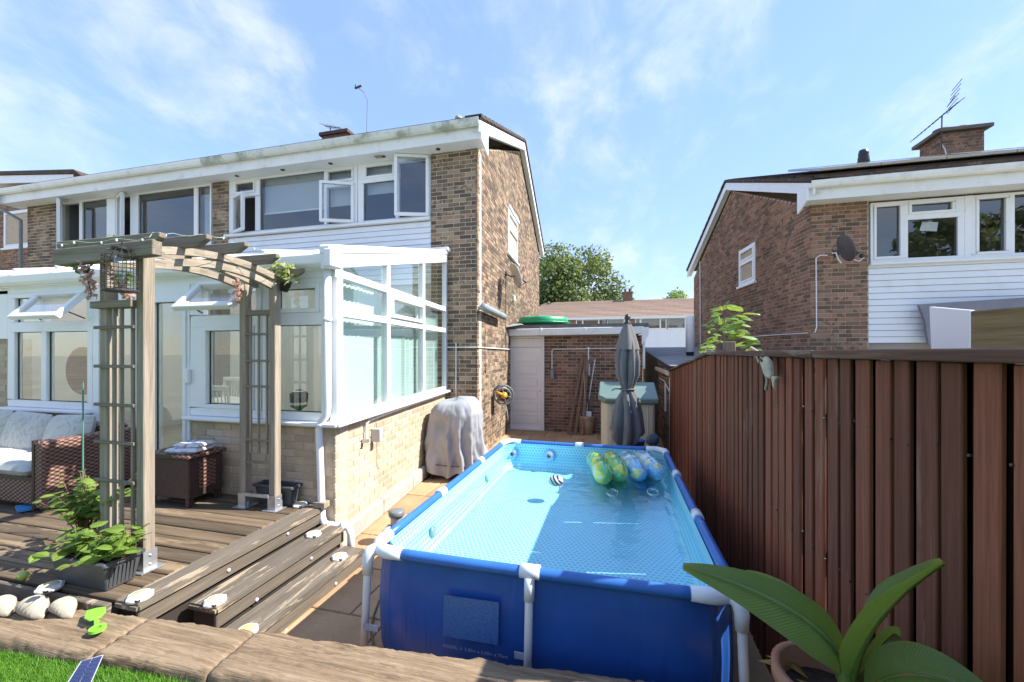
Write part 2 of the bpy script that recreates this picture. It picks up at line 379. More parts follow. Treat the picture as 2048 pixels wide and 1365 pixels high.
# ------------------------------------------------------------------ the setting
TURF = plain('artificial turf base', (.05, .15, .025), .9, .3, 60)
EARTH = plain('garden earth', (.13, .10, .07), .95, .3, 4, .6, 30)
m, nt, b = new_mat('paving slab'); v, _ = each(nt); p = vec_pos(nt)
n = noise_t(nt, p, 2.6, 6, .65); o = ramp(nt, M(nt, 'MULTIPLY_ADD', n, .75, M(nt, 'MULTIPLY', v, .3)), [(.25, '937357'), (.5, 'b08d68'), (.75, 'c2a27c')])
o = mixc(nt, rng(nt, noise_t(nt, p, 45, 4, .7), .5, .8, 0, .5), o, '7a6450')
LK(nt, o, b.inputs['Base Color']); b.inputs['Roughness'].default_value = .88; bump(nt, b, noise_t(nt, p, 55, 5, .7), .4, .004); SLAB = m
gr = MB().poly([(-300, -300, -.06), (300, -300, -.06), (300, 400, -.06), (-300, 400, -.06)]).build('ground', plain('far ground', (.30, .28, .21), .95, .3, .3), kind='structure')
pat = MB().box(-2.72, 1.5, -.05, 1.0, 10.1, -.014).build('patio', plain('jointing sand', (.20, .16, .12), .95, .3, 20), kind='structure')
y = 1.42; row = 0
while y < 10.0:
    x = -3.1+(.3 if row % 2 else 0)
    while x < .98:
        L = .6; x0, x1 = max(x+.006, -2.85), min(x+L-.006, .99)
        if x1-x0 > .08:
            MB().box(x0, y+.006, -.05, x1, min(y+.594, 9.96), R.uniform(-.003, .003)).build('slab', SLAB, pat, bevel=.006)
        x += L
    y += .6; row += 1
# weeds in a joint of the paving
# raised lawn
lawn = MB().box(-9, -7.5, -.05, 1.0, 1.50, .345).build('lawn', TURF, kind='structure')
vs, fs = [], []
for i in range(85000):
    if i < 52000: x = R.uniform(-3.9, -.6); y = R.uniform(.95, 1.50)
    else: x = R.uniform(-5.5, .9); y = R.uniform(.1, 1.50)
    if y > 1.50+.08*(x+2.2): continue
    h = R.uniform(.018, .034); a = R.uniform(0, 2*PI); wd = .0022; lx, ly = R.gauss(0, .010), R.gauss(0, .010)
    o = len(vs); vs += [(x-wd*math.cos(a), y-wd*math.sin(a), .344), (x+wd*math.cos(a), y+wd*math.sin(a), .344), (x+lx, y+ly, .344+h)]; fs.append((o, o+1, o+2))
me = bpy.data.meshes.new('grass'); me.from_pydata(vs, [], fs); me.materials.append(leaf_mat('turf blade', (.07, .20, .015), (.17, .36, .04), .5, .3))
go = put('grass', me, kind='stuff'); tag(go, 'short bright green artificial grass in the bottom left corner', 'grass')

# ------------------------------------------------------------------ left house (brick semi with gable on the passage)
YF = 6.9; GK = -.055
def gx(y): return -2.40+GK*(y-YF)
EZ = 5.58                                     # soffit height
hA = thing('house', (-2.4, YF, 0), 'brown brick house with sunlit gable and open white upstairs windows', 'house')
f = front(YF)
BA = Bricks(BR_LEFT, 300)
wl = MB().box(-3.3, YF+.006, 0, -2.408, YF+.25, EZ).build('wall', MORT, hA)
BA.wall(wl, f, .9, EZ, u_start=-3.3, vis=lambda u, v: v > .9)
wp = MB().box(-8.40, YF+.006, 3.2, -8.01, YF+.25, EZ).build('wall', MORT, hA)
BA.wall(wp, f, .4, EZ-3.2, u_start=-8.405, v_start=3.2, vis=lambda u, v: v > 4.2)
# gable wall on the passage
gd = Vector((GK, 1, 0)).normalized(); gn = Vector((1, -GK, 0)).normalized()
fg = Fr((-2.40, YF, 0), gd, gn)
RY, RZ, BY = 11.2, 7.60, 15.5
ul = (BY-YF)/gd.y; ur = (RY-YF)/gd.y
gz = lambda u: EZ+.05+(RZ-EZ-.05)*(u/ur if u < ur else (ul-u)/(ul-ur))
gw = MB().prism([fg.p(0.03, 0, -.007), fg.p(ul, 0, -.007), fg.p(ul, EZ, -.007), fg.p(ur, RZ, -.007), fg.p(0.03, EZ, -.007)], fg.N*-.22).build('gable_wall', MORT, hA)
a = at_line(1015, 408, -2.40, YF, GK); b2 = at_line(1031, 492, -2.40, YF, GK)
g0, g1 = fg.uv(a)[0], fg.uv(b2)[0]
gh = (g0, g1+.25, 4.35, 5.45)
def glim(v):
    if v <= EZ: return (0.0, ul)
    t = (v-EZ)/(RZ-EZ); return (t*ur+.05, ul-t*(ul-ur)-.05)
BA.wall(gw, fg, ul, RZ-.1, holes=[gh], lim=glim, vis=lambda u, v: v > 2.5)
window(fg, gh, [(gh[0]+.06, gh[1]-.06, 4.42, 5.0, 's'), (gh[0]+.06, gh[1]-.06, 5.06, 5.39, 's')], hA)
MB().fbox(fg, gh[0]-.05, gh[1]+.05, 4.29, 4.345, -.05, .06).build('window_sill', UPVC, hA, bevel=.006)
MB().fbox(fg, gh[0]+.02, gh[1]+.12, 5.47, 5.53, .0, .05).build('window_lintel', UPVC, hA)
BA.finish()
# upstairs windows and cladding
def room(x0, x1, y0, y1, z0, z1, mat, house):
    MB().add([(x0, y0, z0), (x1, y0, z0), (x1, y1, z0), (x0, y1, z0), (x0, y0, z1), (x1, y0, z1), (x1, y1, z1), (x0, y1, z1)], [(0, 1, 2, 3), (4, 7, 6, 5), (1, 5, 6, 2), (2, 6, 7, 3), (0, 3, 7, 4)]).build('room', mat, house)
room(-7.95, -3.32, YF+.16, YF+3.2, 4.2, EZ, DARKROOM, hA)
WZ0, WZ1 = 4.47, 5.54
fw = Fr((0, YF+.05, 0), (1, 0, 0), (0, -1, 0))
X = lambda u: xa(u, YF+.05)
xs = [X(u) for u in (463, 467, 513, 521, 649, 653, 708)]
tz = 5.23                                       # transom under the top lights
w1 = window(fw, (X(458), X(716), WZ0-.05, WZ1+.04), [
    (xs[1]+.05, xs[2]-.02, tz+.05, WZ1, 's'), (xs[1]+.05, xs[2]-.02, WZ0, tz-.03, 'o'),
    (xs[3], xs[4], WZ0, WZ1), (xs[5]+.02, xs[6], tz+.05, WZ1, 's'), (xs[5]+.02, xs[6], WZ0, tz-.03, 'o')], hA)
w2 = window(fw, (X(717), X(862), WZ0-.05, WZ1+.04), [
    (X(730), X(790), tz+.05, WZ1, 's'), (X(728), X(792), WZ0, tz-.03), (X(798), X(857), WZ0, WZ1-.02, 'o')], hA)
def casement(wn, fr, u_h, side, w, z0, z1, ang):
    """side=+1: hinged on its right edge"""
    a = math.radians(ang); H = fr.p(u_h, z0, .03)
    U = -fr.U*side*math.cos(a)+fr.N*math.sin(a)
    if side > 0: f0 = H+U*w; U2 = -U; N2 = U2.cross(Vector((0, 0, 1)))
    else: f0 = H; U2 = U; N2 = U2.cross(Vector((0, 0, 1)))
    sash(wn, f0, U2, (0, 0, 1), N2, w, z1-z0)
casement(w1, fw, xs[1]+.03, -1, .50, WZ0-.03, tz, 22)
casement(w1, fw, xs[6]+.02, 1, .63, WZ0-.03, tz, 24)
casement(w2, fw, X(859), 1, .62, WZ0-.03, WZ1+.03, 20)
MB().box(xs[3]+.0, YF+.17, 4.86, xs[4], YF+.18, WZ1+.05).build('blind', BLIND, hA)
MB().box(xs[3], YF+.15, 4.835, xs[4], YF+.17, 4.862).build('blind_bar', UPVC, hA)
MB().box(X(728), YF+.17, 5.02, X(792), YF+.18, WZ1+.05).build('blind', BLIND, hA)
MB().box(xs[5], YF+.17, 4.86, xs[6], YF+.18, WZ1+.05).build('blind', BLIND, hA)
MB().box(X(456), YF-.06, WZ0-.10, -3.305, YF+.04, WZ0-.05).build('window_sill', UPVC, hA, bevel=.008)
def cladding(f, u0, u1, z0, z1, house, pitch=.105):
    z = z0
    while z < z1-.02:
        t = min(z+pitch-.006, z1); P = f.p
        MB().add([P(u0, z, .022), P(u1, z, .022), P(u1, t, .006), P(u0, t, .006), P(u0, z, -.02), P(u1, z, -.02), P(u1, t, -.02), P(u0, t, -.02)], ((0, 1, 2, 3), (4, 7, 6, 5), (0, 4, 5, 1), (1, 5, 6, 2), (2, 6, 7, 3), (3, 7, 4, 0))).build('cladding_board', CLAD, house); z += pitch
cladding(Fr((0, YF+.03, 0), (1, 0, 0), (0, -1, 0)), -8.0, -3.31, 3.2, WZ0-.10, hA)
MB().box(-8.0, YF+.06, 0, -3.3, YF+.2, 4.42).build('wall', plain('cream plaster', (.60, .57, .50), .9, .05, 2), hA)
# eaves
FY = 6.58
def eaves(x0, x1, house, gm, lights, skew=0):
    MB().box(x0, FY+.03, EZ, x1, YF+.07, EZ+.03).build('soffit', SOFFIT, house)
    MB().box(x0, FY, EZ-.012, x1, FY+.028, EZ+.21).build('fascia', UPVC2, house)
    pr = [(FY-.012, EZ+.29), (FY-.002, EZ+.22), (FY-.02, EZ+.19), (FY-.06, EZ+.175), (FY-.10, EZ+.195), (FY-.122, EZ+.24), (FY-.128, EZ+.295), (FY-.118, EZ+.297), (FY-.112, EZ+.25), (FY-.06, EZ+.20), (FY-.022, EZ+.25), (FY-.02, EZ+.29)]
    MB().prism([(x0, y, z) for y, z in pr], (x1-x0, 0, 0)).build('gutter', gm, house)
    n = max(2, int((x1-x0)/1.9))
    for i in range(n):
        xx = x0+(i+.5)*(x1-x0)/n
        MB().prism([(xx-.03, y+(-.004 if y < FY-.05 else 0), z-.004) for y, z in pr[:7]]+[(xx-.03, FY-.118, EZ+.299)], (.06, 0, 0)).build('gutter_joint', gm, house)
    for xx in lights: MB().lathe((xx, (FY+YF)/2+.02, EZ-.012), [(.0, 0), (.038, 0), (.04, .012), (.04, .02)], 12).build('soffit_light', DARK, house)
gyx = gx(YF)+.17
eaves(-8.2, gyx, hA, ALGAE, [X(u) for u in (490, 580, 674, 778, 885)])
MB().box(xa(757, 6.75)-.07, 6.70, EZ-.008, xa(757, 6.75)+.07, 6.8, EZ).build('soffit_vent', plain('vent', (.35, .3, .24), .7), hA)
# roof with verge tiles and bargeboards
def roof(x0, xg, house, tile, ey, ez, ry, rz, by, k, ov, sgn=1, over=.0, barge=UPVC):
    """xg(y) gives the gable end; slab per slope"""
    for (ya, za, yb, zb) in ((ey, ez, ry, rz), (ry, rz, by, ez)):
        pa, pb = xg(ya)+ov*sgn, xg(yb)+ov*sgn
        P = [(x0, ya, za), (pa, ya, za), (pb, yb, zb), (x0, yb, zb)]
        MB().prism([Vector(p)+Vector((0, 0, .02)) for p in P], (0, 0, .055)).build('roof_slope', tile, house)
        n = int(abs(yb-ya)/.27)
        for i in range(n):
            t0, t1 = i/n, (i+1.12)/n
            q0 = Vector((pa, ya, za)).lerp(Vector((pb, yb, zb)), t0); q1 = Vector((pa, ya, za)).lerp(Vector((pb, yb, zb)), min(t1, 1))
            lift = .066
            up0, up1 = (lift+.022, lift) if ya == ey else (lift, lift+.022)
            MB().prism([q0+Vector((.015*sgn, 0, up0-.04)), q1+Vector((.015*sgn, 0, up1-.04)), q1+Vector((.015*sgn, 0, up1+.015)), q0+Vector((.015*sgn, 0, up0+.015))], (-.3*sgn, 0, 0)).build('verge_tile', tile, house)
        A, B = Vector((pa-.02*sgn, ya, za)), Vector((pb-.02*sgn, yb, zb)); d = Vector((0, 0, -.20))
        MB().prism([A, B, B+d, A+d], (-.03*sgn, 0, 0)).build('bargeboard', barge, house)
        Ai, Bi = Vector((xg(ya)+.005*sgn, ya, za-.17)), Vector((xg(yb)+.005*sgn, yb, zb-.17))
        MB().add([A+d*.85-Vector((.035*sgn, 0, 0)), B+d*.85-Vector((.035*sgn, 0, 0)), Bi, Ai], [(0, 1, 2, 3)]).build('verge_soffit', SOFFIT, house)
roof(-14.6, gx, hA, TILE, FY-.06, EZ+.27, RY, RZ+.22, BY+.35, GK, .17)
MB().prism([(gyx+.001, FY-.03, EZ-.05), (gyx+.001, FY-.03, EZ+.2), (gyx+.001, YF+.02, EZ+.3), (gyx+.001, YF+.02, EZ-.16)], (.03, 0, 0)).build('eaves_box', UPVC, hA)
MB().lathe(at_y(917, 249, 7.6)+Vector((0, 0, -.02)), [(.05, -.3), (.05, .1), (.075, .12), (.07, .16), (.03, .19)], 12).build('roof_vent', plain('vent pipe', (.45, .42, .36), .7), hA)
# chimney stack of the left house, far behind the ridge: only its top shows
cc = at_y(678, 272, 10.0)
cb = MB().box(cc.x-.40, 9.8, 6.8, cc.x+.40, 10.3, cc.z-.02).build('chimney', BR_GAR, hA)
MB().box(cc.x-.46, 9.74, cc.z-.07, cc.x+.46, 10.36, cc.z+.02).build('chimney_cap', plain('cap', '574137', .9), cb)
for dx in (-.12, .25): MB().lathe((cc.x+dx, 10.05, cc.z), [(.09, 0), (.10, .1), (.08, .12)], 12).build('chimney_pot', plain('pot', '44352f', .9), cb)
def aerial(name, base, top, d, n, label, L=.9, mat=DARK, el=.25):
    t = thing(name, base, label, 'aerial'); MB().tube([base, top], .014, 6).build('mast', mat, t)
    a = Vector(top); dv = Vector(d).normalized(); MB().tube([a-dv*L*.35, a+dv*L*.65], .011, 6).build('boom', mat, t)
    s = dv.cross((0, 0, 1)).normalized()
    for i in range(n):
        q = a+dv*(L*(-.33+.96*i/(n-1))); e = el*(1-.45*i/n)
        MB().tube([q-s*e, q+s*e], .008, 5).build('element', mat, t)
    return t
b0 = Vector((cc.x-.3, 10.0, cc.z)); t0 = at_y(661, 254, 10.0)
aerial('roof_aerial', b0, t0, (.75, -.25, -.30), 6, 'small slanting aerial on the chimney of the brown brick house', .8, el=.18)
p0 = at_y(732, 277, 9.6); t1 = at_y(735, 201, 9.6); t2 = at_y(716, 176, 9.6)
pa = thing('roof_aerial', p0, 'tall thin bent aerial pole rising above the gutter, left of centre', 'aerial')
MB().tube([p0+Vector((0, 0, -.6)), t1, t1.lerp(t2, .5)+Vector((.03, 0, .05)), t2], .012, 6).build('mast', GREYP, pa)
MB().tube([t2+Vector((-.09, 0, .0)), t2+Vector((.10, 0, .04))], .028, 6).build('aerial_head', DARK, pa); MB().tube([t2+Vector((-.08, 0, 0)), t2+Vector((-.08, 0, .1))], .014, 6).build('aerial_head', DARK, pa)

# ------------------------------------------------------------------ neighbour of the left house, same terrace
hB = thing('house', (-11, YF, 0), 'shaded terraced house at the left with white framed upstairs windows above the conservatory', 'house')
BB = Bricks(BR_LEFT, 160)
wl = MB().box(-14.30, YF+.006, 0, -13.17, YF+.25, EZ).build('wall', MORT, hB)
BB.wall(wl, f, 1.14, EZ-2.6, u_start=-14.31, v_start=2.6, vis=lambda u, v: v > 3.3); BB.finish()
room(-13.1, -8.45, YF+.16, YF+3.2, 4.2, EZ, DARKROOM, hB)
wn = window(fw, (X(119), X(232), 4.25, WZ1+.04), [(X(126), X(160), 4.32, WZ1, 'o'), (X(166), X(215), 4.32, WZ1)], hB)
wn2 = window(fw, (X(233), X(424), 4.25, WZ1+.04), [(X(238), X(262), 4.32, WZ1, 'o'), (X(278), X(389), 4.32, WZ1), (X(397), X(421), 4.32, WZ1)], hB)
casement(wn, fw, X(126), -1, .55, 4.30, WZ1, 33); casement(wn2, fw, X(238), -1, .50, 4.30, WZ1, 22)
MB().box(X(396), YF+.2, 4.3, X(423), YF+.21, WZ1+.05).build('curtain', plain('pale curtain', (.55, .6, .66), .9), hB)
cladding(Fr((0, YF+.03, 0), (1, 0, 0), (0, -1, 0)), -13.16, -8.42, 3.2, 4.25, hB)
MB().box(-13.16, YF+.06, 0, -8.42, YF+.2, 4.25).build('wall', ROOM, hB)
MB().box(-14.3, YF+.25, 0, -14.1, BY, EZ).build('wall', MORT, hB)
eaves(-14.7, -8.2, hB, UPVC2, [])
dp = at_y(4, 395, 6.55)
MB().tube([(-14.62, FY-.07, EZ+.2), (-14.62, FY-.06, EZ-.1), (-14.45, YF-.05, EZ-.35), (-14.45, YF-.05, 2.4)], .04, 8).build('downpipe', GREYP, hB, True)

# ------------------------------------------------------------------ house at the far left edge, set further back
hC = thing('house', (-20, 10, 0), 'brick house at the far left edge with one small white window', 'house')
BC = Bricks(BR_RIGHT, 120); yc = 10.0
wl = MB().prism([(-26, yc+.006, 0), (-17.5, yc+.006, 0), (-17.5, yc+.006, 7.7), (-26, yc+.006, 8.7)], (0, .25, 0)).build('wall', MORT_D, hC)
fc = front(yc); a = at_y(8, 430, yc); b2 = at_y(58, 490, yc); wr = (a.x, a.x+1.55, b2.z-.05, a.z+.1)
BC.wall(wl, fc, 6.5, 7.6-3, u_start=-24, v_start=3, holes=[wr], vis=lambda u, v: u < -20.3); BC.finish()
wn = window(fc, wr, [(wr[0]+.08, wr[1]-.08, wr[2]+.08, wr[3]-.08, 's')], hC, n0=-.06, n1=.01)
MB().box(wr[0]-.05, yc-.07, wr[2]-.07, wr[1]+.05, yc+.02, wr[2]-.002).build('window_sill', UPVC, hC)
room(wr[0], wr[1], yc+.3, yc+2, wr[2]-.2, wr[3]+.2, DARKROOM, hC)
A, B = at_y(-10, 352, 9.7), at_y(146, 349, 9.7)
MB().prism([A, B, B+Vector((0, 0, -.24)), A+Vector((0, 0, -.28))], (0, .03, 0)).build('bargeboard', UPVC, hC)
C = at_y(172, 361, 9.9)
MB().prism([A+Vector((-4, -.05, .35)), A+Vector((0, -.05, .02)), B+Vector((0, -.05, .02)), C, C+Vector((0, 0, .09)), B+Vector((.1, -.05, .14)), A+Vector((0, -.05, .14)), A+Vector((-4, -.05, .47))], (0, 5, 0)).build('roof_slope', TILE, hC)
# ------------------------------------------------------------------ conservatory
YC = 3.4; CK = -.103; CL = 3.5
cons = thing('conservatory', (-2.63, YC, 0), 'white lean-to conservatory on a buff brick dwarf wall with aqua blinds', 'conservatory')
cd = Vector((CK, 1, 0)).normalized(); cn = Vector((1, -CK, 0)).normalized()
fs_ = Fr((-2.63, YC, 0), cd, cn); ff = front(YC)
X3 = lambda u: xa(u, YC)
BD = Bricks(BR_DWARF, 300)
SZ = 1.235
cw = MB().fbox(fs_, .01, CL, 0, SZ-.02, -.2, -.007).build('dwarf_wall', MORT_B, cons)
BD.wall(cw, fs_, CL, 1.0, v_start=.215)
xd = X3(380)
cw2 = MB().box(xd, YC+.007, 0, -2.637, YC+.2, SZ-.02).build('dwarf_wall', MORT_B, cons)
BD.wall(cw2, ff, -2.63-xd, .78, u_start=xd, v_start=.44)
xl0, xl1 = X3(-90), X3(190)
cw3 = MB().box(xl0, YC+.007, 0, xl1, YC+.2, SZ-.02).build('dwarf_wall', MORT_B, cons)
BD.wall(cw3, ff, xl1-xl0, .78, u_start=xl0, v_start=.44, vis=lambda u, v: False)
cw4 = MB().box(xl0, YC+.007, SZ-.02, X3(20), YC+.2, 2.1).build('dwarf_wall', MORT_B, cons)
BD.wall(cw4, ff, X3(20)-xl0, .87, u_start=xl0, v_start=1.22); BD.finish()
MB().box(xl0, YC-.02, 2.1, X3(20), YC+.05, 2.7).build('wall_panel', UPVC, cons)
PLINTH = plain('grey rendered plinth', (.42, .39, .34), .95, .15, 5, .5, 40, dirt=('8a7b63', 3, .5, .75, .5))
u = 0.0
while u < CL-.05:
    MB().fbox(fs_, u+.002, min(u+.9, CL)-.002, 0, .20, -.02, .06).build('plinth', PLINTH, cons, bevel=.02); u += .9
MB().prism([fs_.p(-.03, SZ-.02, -.1), fs_.p(CL, SZ-.02, -.1), fs_.p(CL, SZ-.02, .10), fs_.p(-.10, SZ-.02, .10)], (0, 0, .04)).build('sill', UPVC, cons, bevel=.01)
MB().box(xd, YC-.10, SZ-.021, -2.55, YC+.1, SZ+.018).build('sill', UPVC, cons, bevel=.01)
MB().box(X3(14), YC-.10, SZ-.021, xl1, YC+.1, SZ+.018).build('sill', UPVC, cons, bevel=.01)
# side frame: posts, rails, sloping head
ZT = lambda u: 2.74+(3.56-2.74)*u/CL
ul_ = lambda px: fs_.uv(at_line(px, 700, -2.63, YC, CK))[0]
m1, m2 = ul_(775), ul_(846)
mull = [(0, .10), (m1-.045, m1+.045), (m2-.045, m2+.045), (CL-.07, CL)]
mb = MB()
for a, b2 in mull:
    P = fs_.p; mb.prism([P(a, SZ+.02, -.06), P(b2, SZ+.02, -.06), P(b2, ZT(b2), -.06), P(a, ZT(a), -.06)], fs_.N*.08)
cols = [(mull[i][1], mull[i+1][0]) for i in range(3)]
for a, b2 in cols:
    for z0, z1 in ((SZ+.02, SZ+.08), (2.28, 2.36), (2.66, 2.74)): mb.fbox(fs_, a, b2, z0, z1, -.06, .02)
sf = mb.build('side_frame', UPVC, cons, bevel=.006)
a, b2 = cols[1]; MB().ring(fs_, (a+.005, b2-.005, 2.365, 2.655), .05, -.02, .045).build('sash', UPVC, sf, bevel=.006)
for a, b2 in cols:
    pane(fs_, (a, b2, SZ+.08, 2.28), -.02, sf, GLASS_T); pane(fs_, (a, b2, 2.36, 2.66), -.02, sf, GLASS_T)
    MB().poly([fs_.p(a, 2.74, -.02), fs_.p(b2, 2.74, -.02), fs_.p(b2, ZT(b2), -.02), fs_.p(a, max(ZT(a), 2.741), -.02)]).build('pane', GLASS_T, sf)
P = fs_.p
MB().prism([P(-.14, ZT(-.14)-.0, .03), P(CL, ZT(CL)-.0, .03), P(CL, ZT(CL)+.20, .03), P(-.14, ZT(-.14)+.20, .03)], fs_.N*-.10).build('roof_edge', UPVC, cons, bevel=.012)
MB().prism([P(-.16, ZT(-.16)+.14, .045), P(CL, ZT(CL)+.14, .045), P(CL, ZT(CL)+.23, .045), P(-.16, ZT(-.16)+.23, .045)], fs_.N*-.12).build('roof_edge', UPVC, cons, bevel=.015)
# front frame
wR1 = window(ff, (X3(384), X3(526), SZ+.02, 2.66), [(X3(411), X3(512), 1.34, 2.20, 's'), (X3(408), X3(514), 2.32, 2.60, 'o')], cons, glass=GLASS_T)
wR2 = window(ff, (X3(527), X3(652), SZ+.02, 2.66), [(X3(540), X3(645), 1.34, 2.20), (X3(552), X3(641), 2.32, 2.60, 's')], cons, glass=GLASS_T)
wD = window(ff, (X3(190), X3(383), .50, 2.66), [(X3(199), X3(282), .78, 2.52, 's'), (X3(306), X3(377), .78, 2.52, 's')], cons, 'door', glass=GLASS_T)
MB().box(X3(380), YC-.06, 1.60, X3(387), YC-.02, 1.75).build('door_handle', UPVC, wD, bevel=.006)
wL = window(ff, (X3(20), X3(189), SZ+.02, 2.66), [(X3(33), X3(86), 1.34, 2.18), (X3(97), X3(178), 1.34, 2.18), (X3(34), X3(84), 2.30, 2.60), (X3(92), X3(178), 2.30, 2.60, 'o')], cons, glass=GLASS_T)
def tophung(wn, x0, x1, z, h, ang):
    a = math.radians(ang); V = Vector((0, math.sin(a), math.cos(a))); N = Vector((0, -math.cos(a), math.sin(a)))
    H = Vector((x0, YC-.02, z))-V*h; sash(wn, H, (1, 0, 0), V, N, x1-x0, h, .06, GLASS)
    for xx in (x0+.03, x1-.03): MB().tube([(xx, YC-.03, z-h*.75), H+V*h*.25+Vector((xx-x0, .02, 0))], .008, 5).build('window_stay', DARK, wn)
tophung(wL, X3(86), X3(180), 2.64, .42, 40); tophung(wR1, X3(406), X3(516), 2.66, .42, 44)
MB().box(xl0, YC-.02, 2.66, -2.62, YC+.06, 2.74).build('head_rail', UPVC, cons)
gp = [(YC-.03, 2.86), (YC-.025, 2.76), (YC-.05, 2.735), (YC-.11, 2.735), (YC-.145, 2.77), (YC-.155, 2.85), (YC-.14, 2.86)]
MB().prism([(xl0, y, z) for y, z in gp], (-2.56-xl0, 0, 0)).build('gutter', UPVC, cons, bevel=.006)
MB().box(-2.64, YC-.17, 2.72, -2.545, YC-.01, 2.90).build('gutter_end', UPVC, cons, bevel=.015)
ex = lambda u, v: at_y(u, v, YC-.075)
pts = [ex(655, 535), ex(655, 815), ex(652, 832), ex(641, 846), ex(638, 860), ex(644, 1035), ex(648, 1046), ex(658, 1052), ex(685, 1052), ex(697, 1056), ex(702, 1068), ex(702, 1108)]
MB().tube(pts, .034, 12).build('downpipe', UPVC, cons, True)
for p_ in (ex(641, 850), ex(655, 640), ex(660, 1052), ex(688, 1052)):
    ax = (0, 0, 1) if p_.z > .5 else (1, 0, 0); MB().lathe(p_, [(.041, -.02), (.041, .02)], 12, ax).build('pipe_collar', UPVC, cons, True)
# roof sheets
m, nt, b = new_mat('polycarbonate'); b.inputs['Base Color'].default_value = (.8, .8, .78, 1); t = NN(nt, 'ShaderNodeBsdfTranslucent'); t.inputs[0].default_value = (.88, .89, .88, 1)
ms = NN(nt, 'ShaderNodeMixShader'); ms.inputs[0].default_value = .72; LK(nt, b.outputs[0], ms.inputs[1]); LK(nt, t.outputs[0], ms.inputs[2]); LK(nt, ms.outputs[0], nt.nodes['Material Output'].inputs[0]); POLYC = m
nx = 8; xr0, xr1 = xl0, -2.62
for i in range(nx):
    a0, a1 = xr0+(xr1-xr0)*i/nx, xr0+(xr1-xr0)*(i+1)/nx; k0, k1 = CK*3.5*(i/nx), CK*3.5*((i+1)/nx)
    MB().add([(a0+.02, YC-.12, 2.90), (a1-.02, YC-.12, 2.90), (a1-.02+k1, YF-.02, 3.75), (a0+.02+k0, YF-.02, 3.75)], [(0, 1, 2, 3)]).build('roof_sheet', POLYC, cons)
    MB().bar((a1, YC-.14, 2.915), (a1+k1, YF-.02, 3.765), .05, .04).build('glazing_bar', UPVC, cons, bevel=.008)
MB().prism([(-7.9, YF-.02, 3.74), (-2.9, YF-.02, 3.74), (-2.9, YF-.16, 3.76), (-7.9, YF-.16, 3.76)], (0, 0, .05)).build('flashing', UPVC, cons)
# floor, side partition and things inside
MB().box(xl0, YC+.21, .30, -2.95, YF, .50).build('floor', plain('pale floor tile', (.42, .36, .28), .5, .1, 3), cons)
MB().prism([(xl0, YC+.1, .3), (xl0, YF, .3), (xl0, YF, 3.66), (xl0, YC+.1, 2.85)], (-.1, 0, 0)).build('wall_panel', MATS['cream plaster'], cons)
AQUA = plain('aqua blind', (.84, .91, .89), .85, .03, 3)
a = .12
while a < CL-.12:
    if not (m1-.03 < a < m1-.01):
        ang = R.uniform(.15, .4) if a < m1 else R.uniform(.2, 1.15)
        c0 = fs_.p(a, 0, -.16); d = fs_.U*math.cos(ang)+fs_.N*math.sin(ang)
        h = 2.70 if a < m1 else 2.62
        MB().prism([c0-d*.05+Vector((0, 0, 1.29)), c0+d*.05+Vector((0, 0, 1.29)), c0+d*.05+Vector((0, 0, h)), c0-d*.05+Vector((0, 0, h))], fs_.N*.002).build('blind_slat', AQUA, cons)
    a += .088
MB().fbox(fs_, .1, CL-.1, 2.70, 2.745, -.2, -.12).build('blind_rail', UPVC, cons)
a = X3(602)
for i in range(3): MB().box(X3(626)+i*.06, YC+.16, 1.3, X3(626)+.052+i*.06, YC+.163, 2.2).build('blind_slat', AQUA, cons)
def spindle_chair(loc, rz, label):
    t = thing('dining_chair', loc, label, 'chair', 'dining chairs in the conservatory'); W = plain('cream paint', (.62, .6, .52), .5) if 'cream paint' not in MATS else MATS['cream paint']
    rm = Matrix.Rotation(rz, 3, 'Z'); L = Vector(loc); q = lambda x, y, z: L+rm @ Vector((x, y, z))
    for sx in (-1, 1):
        MB().tube([q(sx*.19, -.2, 0), q(sx*.17, -.18, .44)], .018, 6).build('leg', W, t); MB().tube([q(sx*.20, .22, 0), q(sx*.18, .19, .45), q(sx*.2, .25, .98)], .017, 6).build('leg', W, t)
    MB().prism([q(-.22, -.22, .44), q(.22, -.22, .44), q(.2, .21, .44), q(-.2, .21, .44)], (0, 0, .035)).build('seat', W, t, bevel=.01)
    MB().prism([q(-.22, .235, .94), q(.22, .235, .94), q(.22, .262, .94), q(-.22, .262, .94)], (0, 0, .07)).build('top_rail', W, t, bevel=.008)
    for i in range(6): x = -.15+.06*i; MB().tube([q(x, .2, .46), q(x, .25, .95)], .008, 6).build('spindle', W, t)
spindle_chair((xa(466, 4.3), 4.3, .5), PI, 'cream spindle-back chair seen through the glass beside the conservatory door')
spindle_chair((xa(440, 5.3), 5.3, .5), 0, 'cream spindle-back chair further back behind the conservatory glass')
tb = thing('dining_table', (xa(470, 4.8), 4.8, .5), 'cream table standing inside the conservatory', 'table')
tx = xa(470, 4.8); MB().box(tx-.5, 4.5, 1.2, tx+.5, 5.1, 1.24).build('table_top', MATS['cream paint'], tb, bevel=.01)
for sx in (-1, 1):
    for sy in (-1, 1): MB().tube([(tx+sx*.43, 4.8+sy*.24, .5), (tx+sx*.43, 4.8+sy*.24, 1.2)], .03, 8).build('leg', MATS['cream paint'], tb)
wk = wood('wicker disc', [(.16, .07, .03), (.24, .11, .05), (.32, .16, .08)], 'x', grain=40)
dc = at_y(168, 742, 4.0)
dk = tag(MB().lathe(dc, [(.0, -.01), (.31, -.01), (.33, 0), (.33, .02), (.29, .03), (.27, .02), (.0, .02)], 32, (0, -1, 0)).build('round_disc', wk, smooth=False), 'round brown wooden disc behind the left conservatory window', 'table top')  # plain brown disc added where a round shape shows in the pane
st = at_y(598, 790, 4.0)
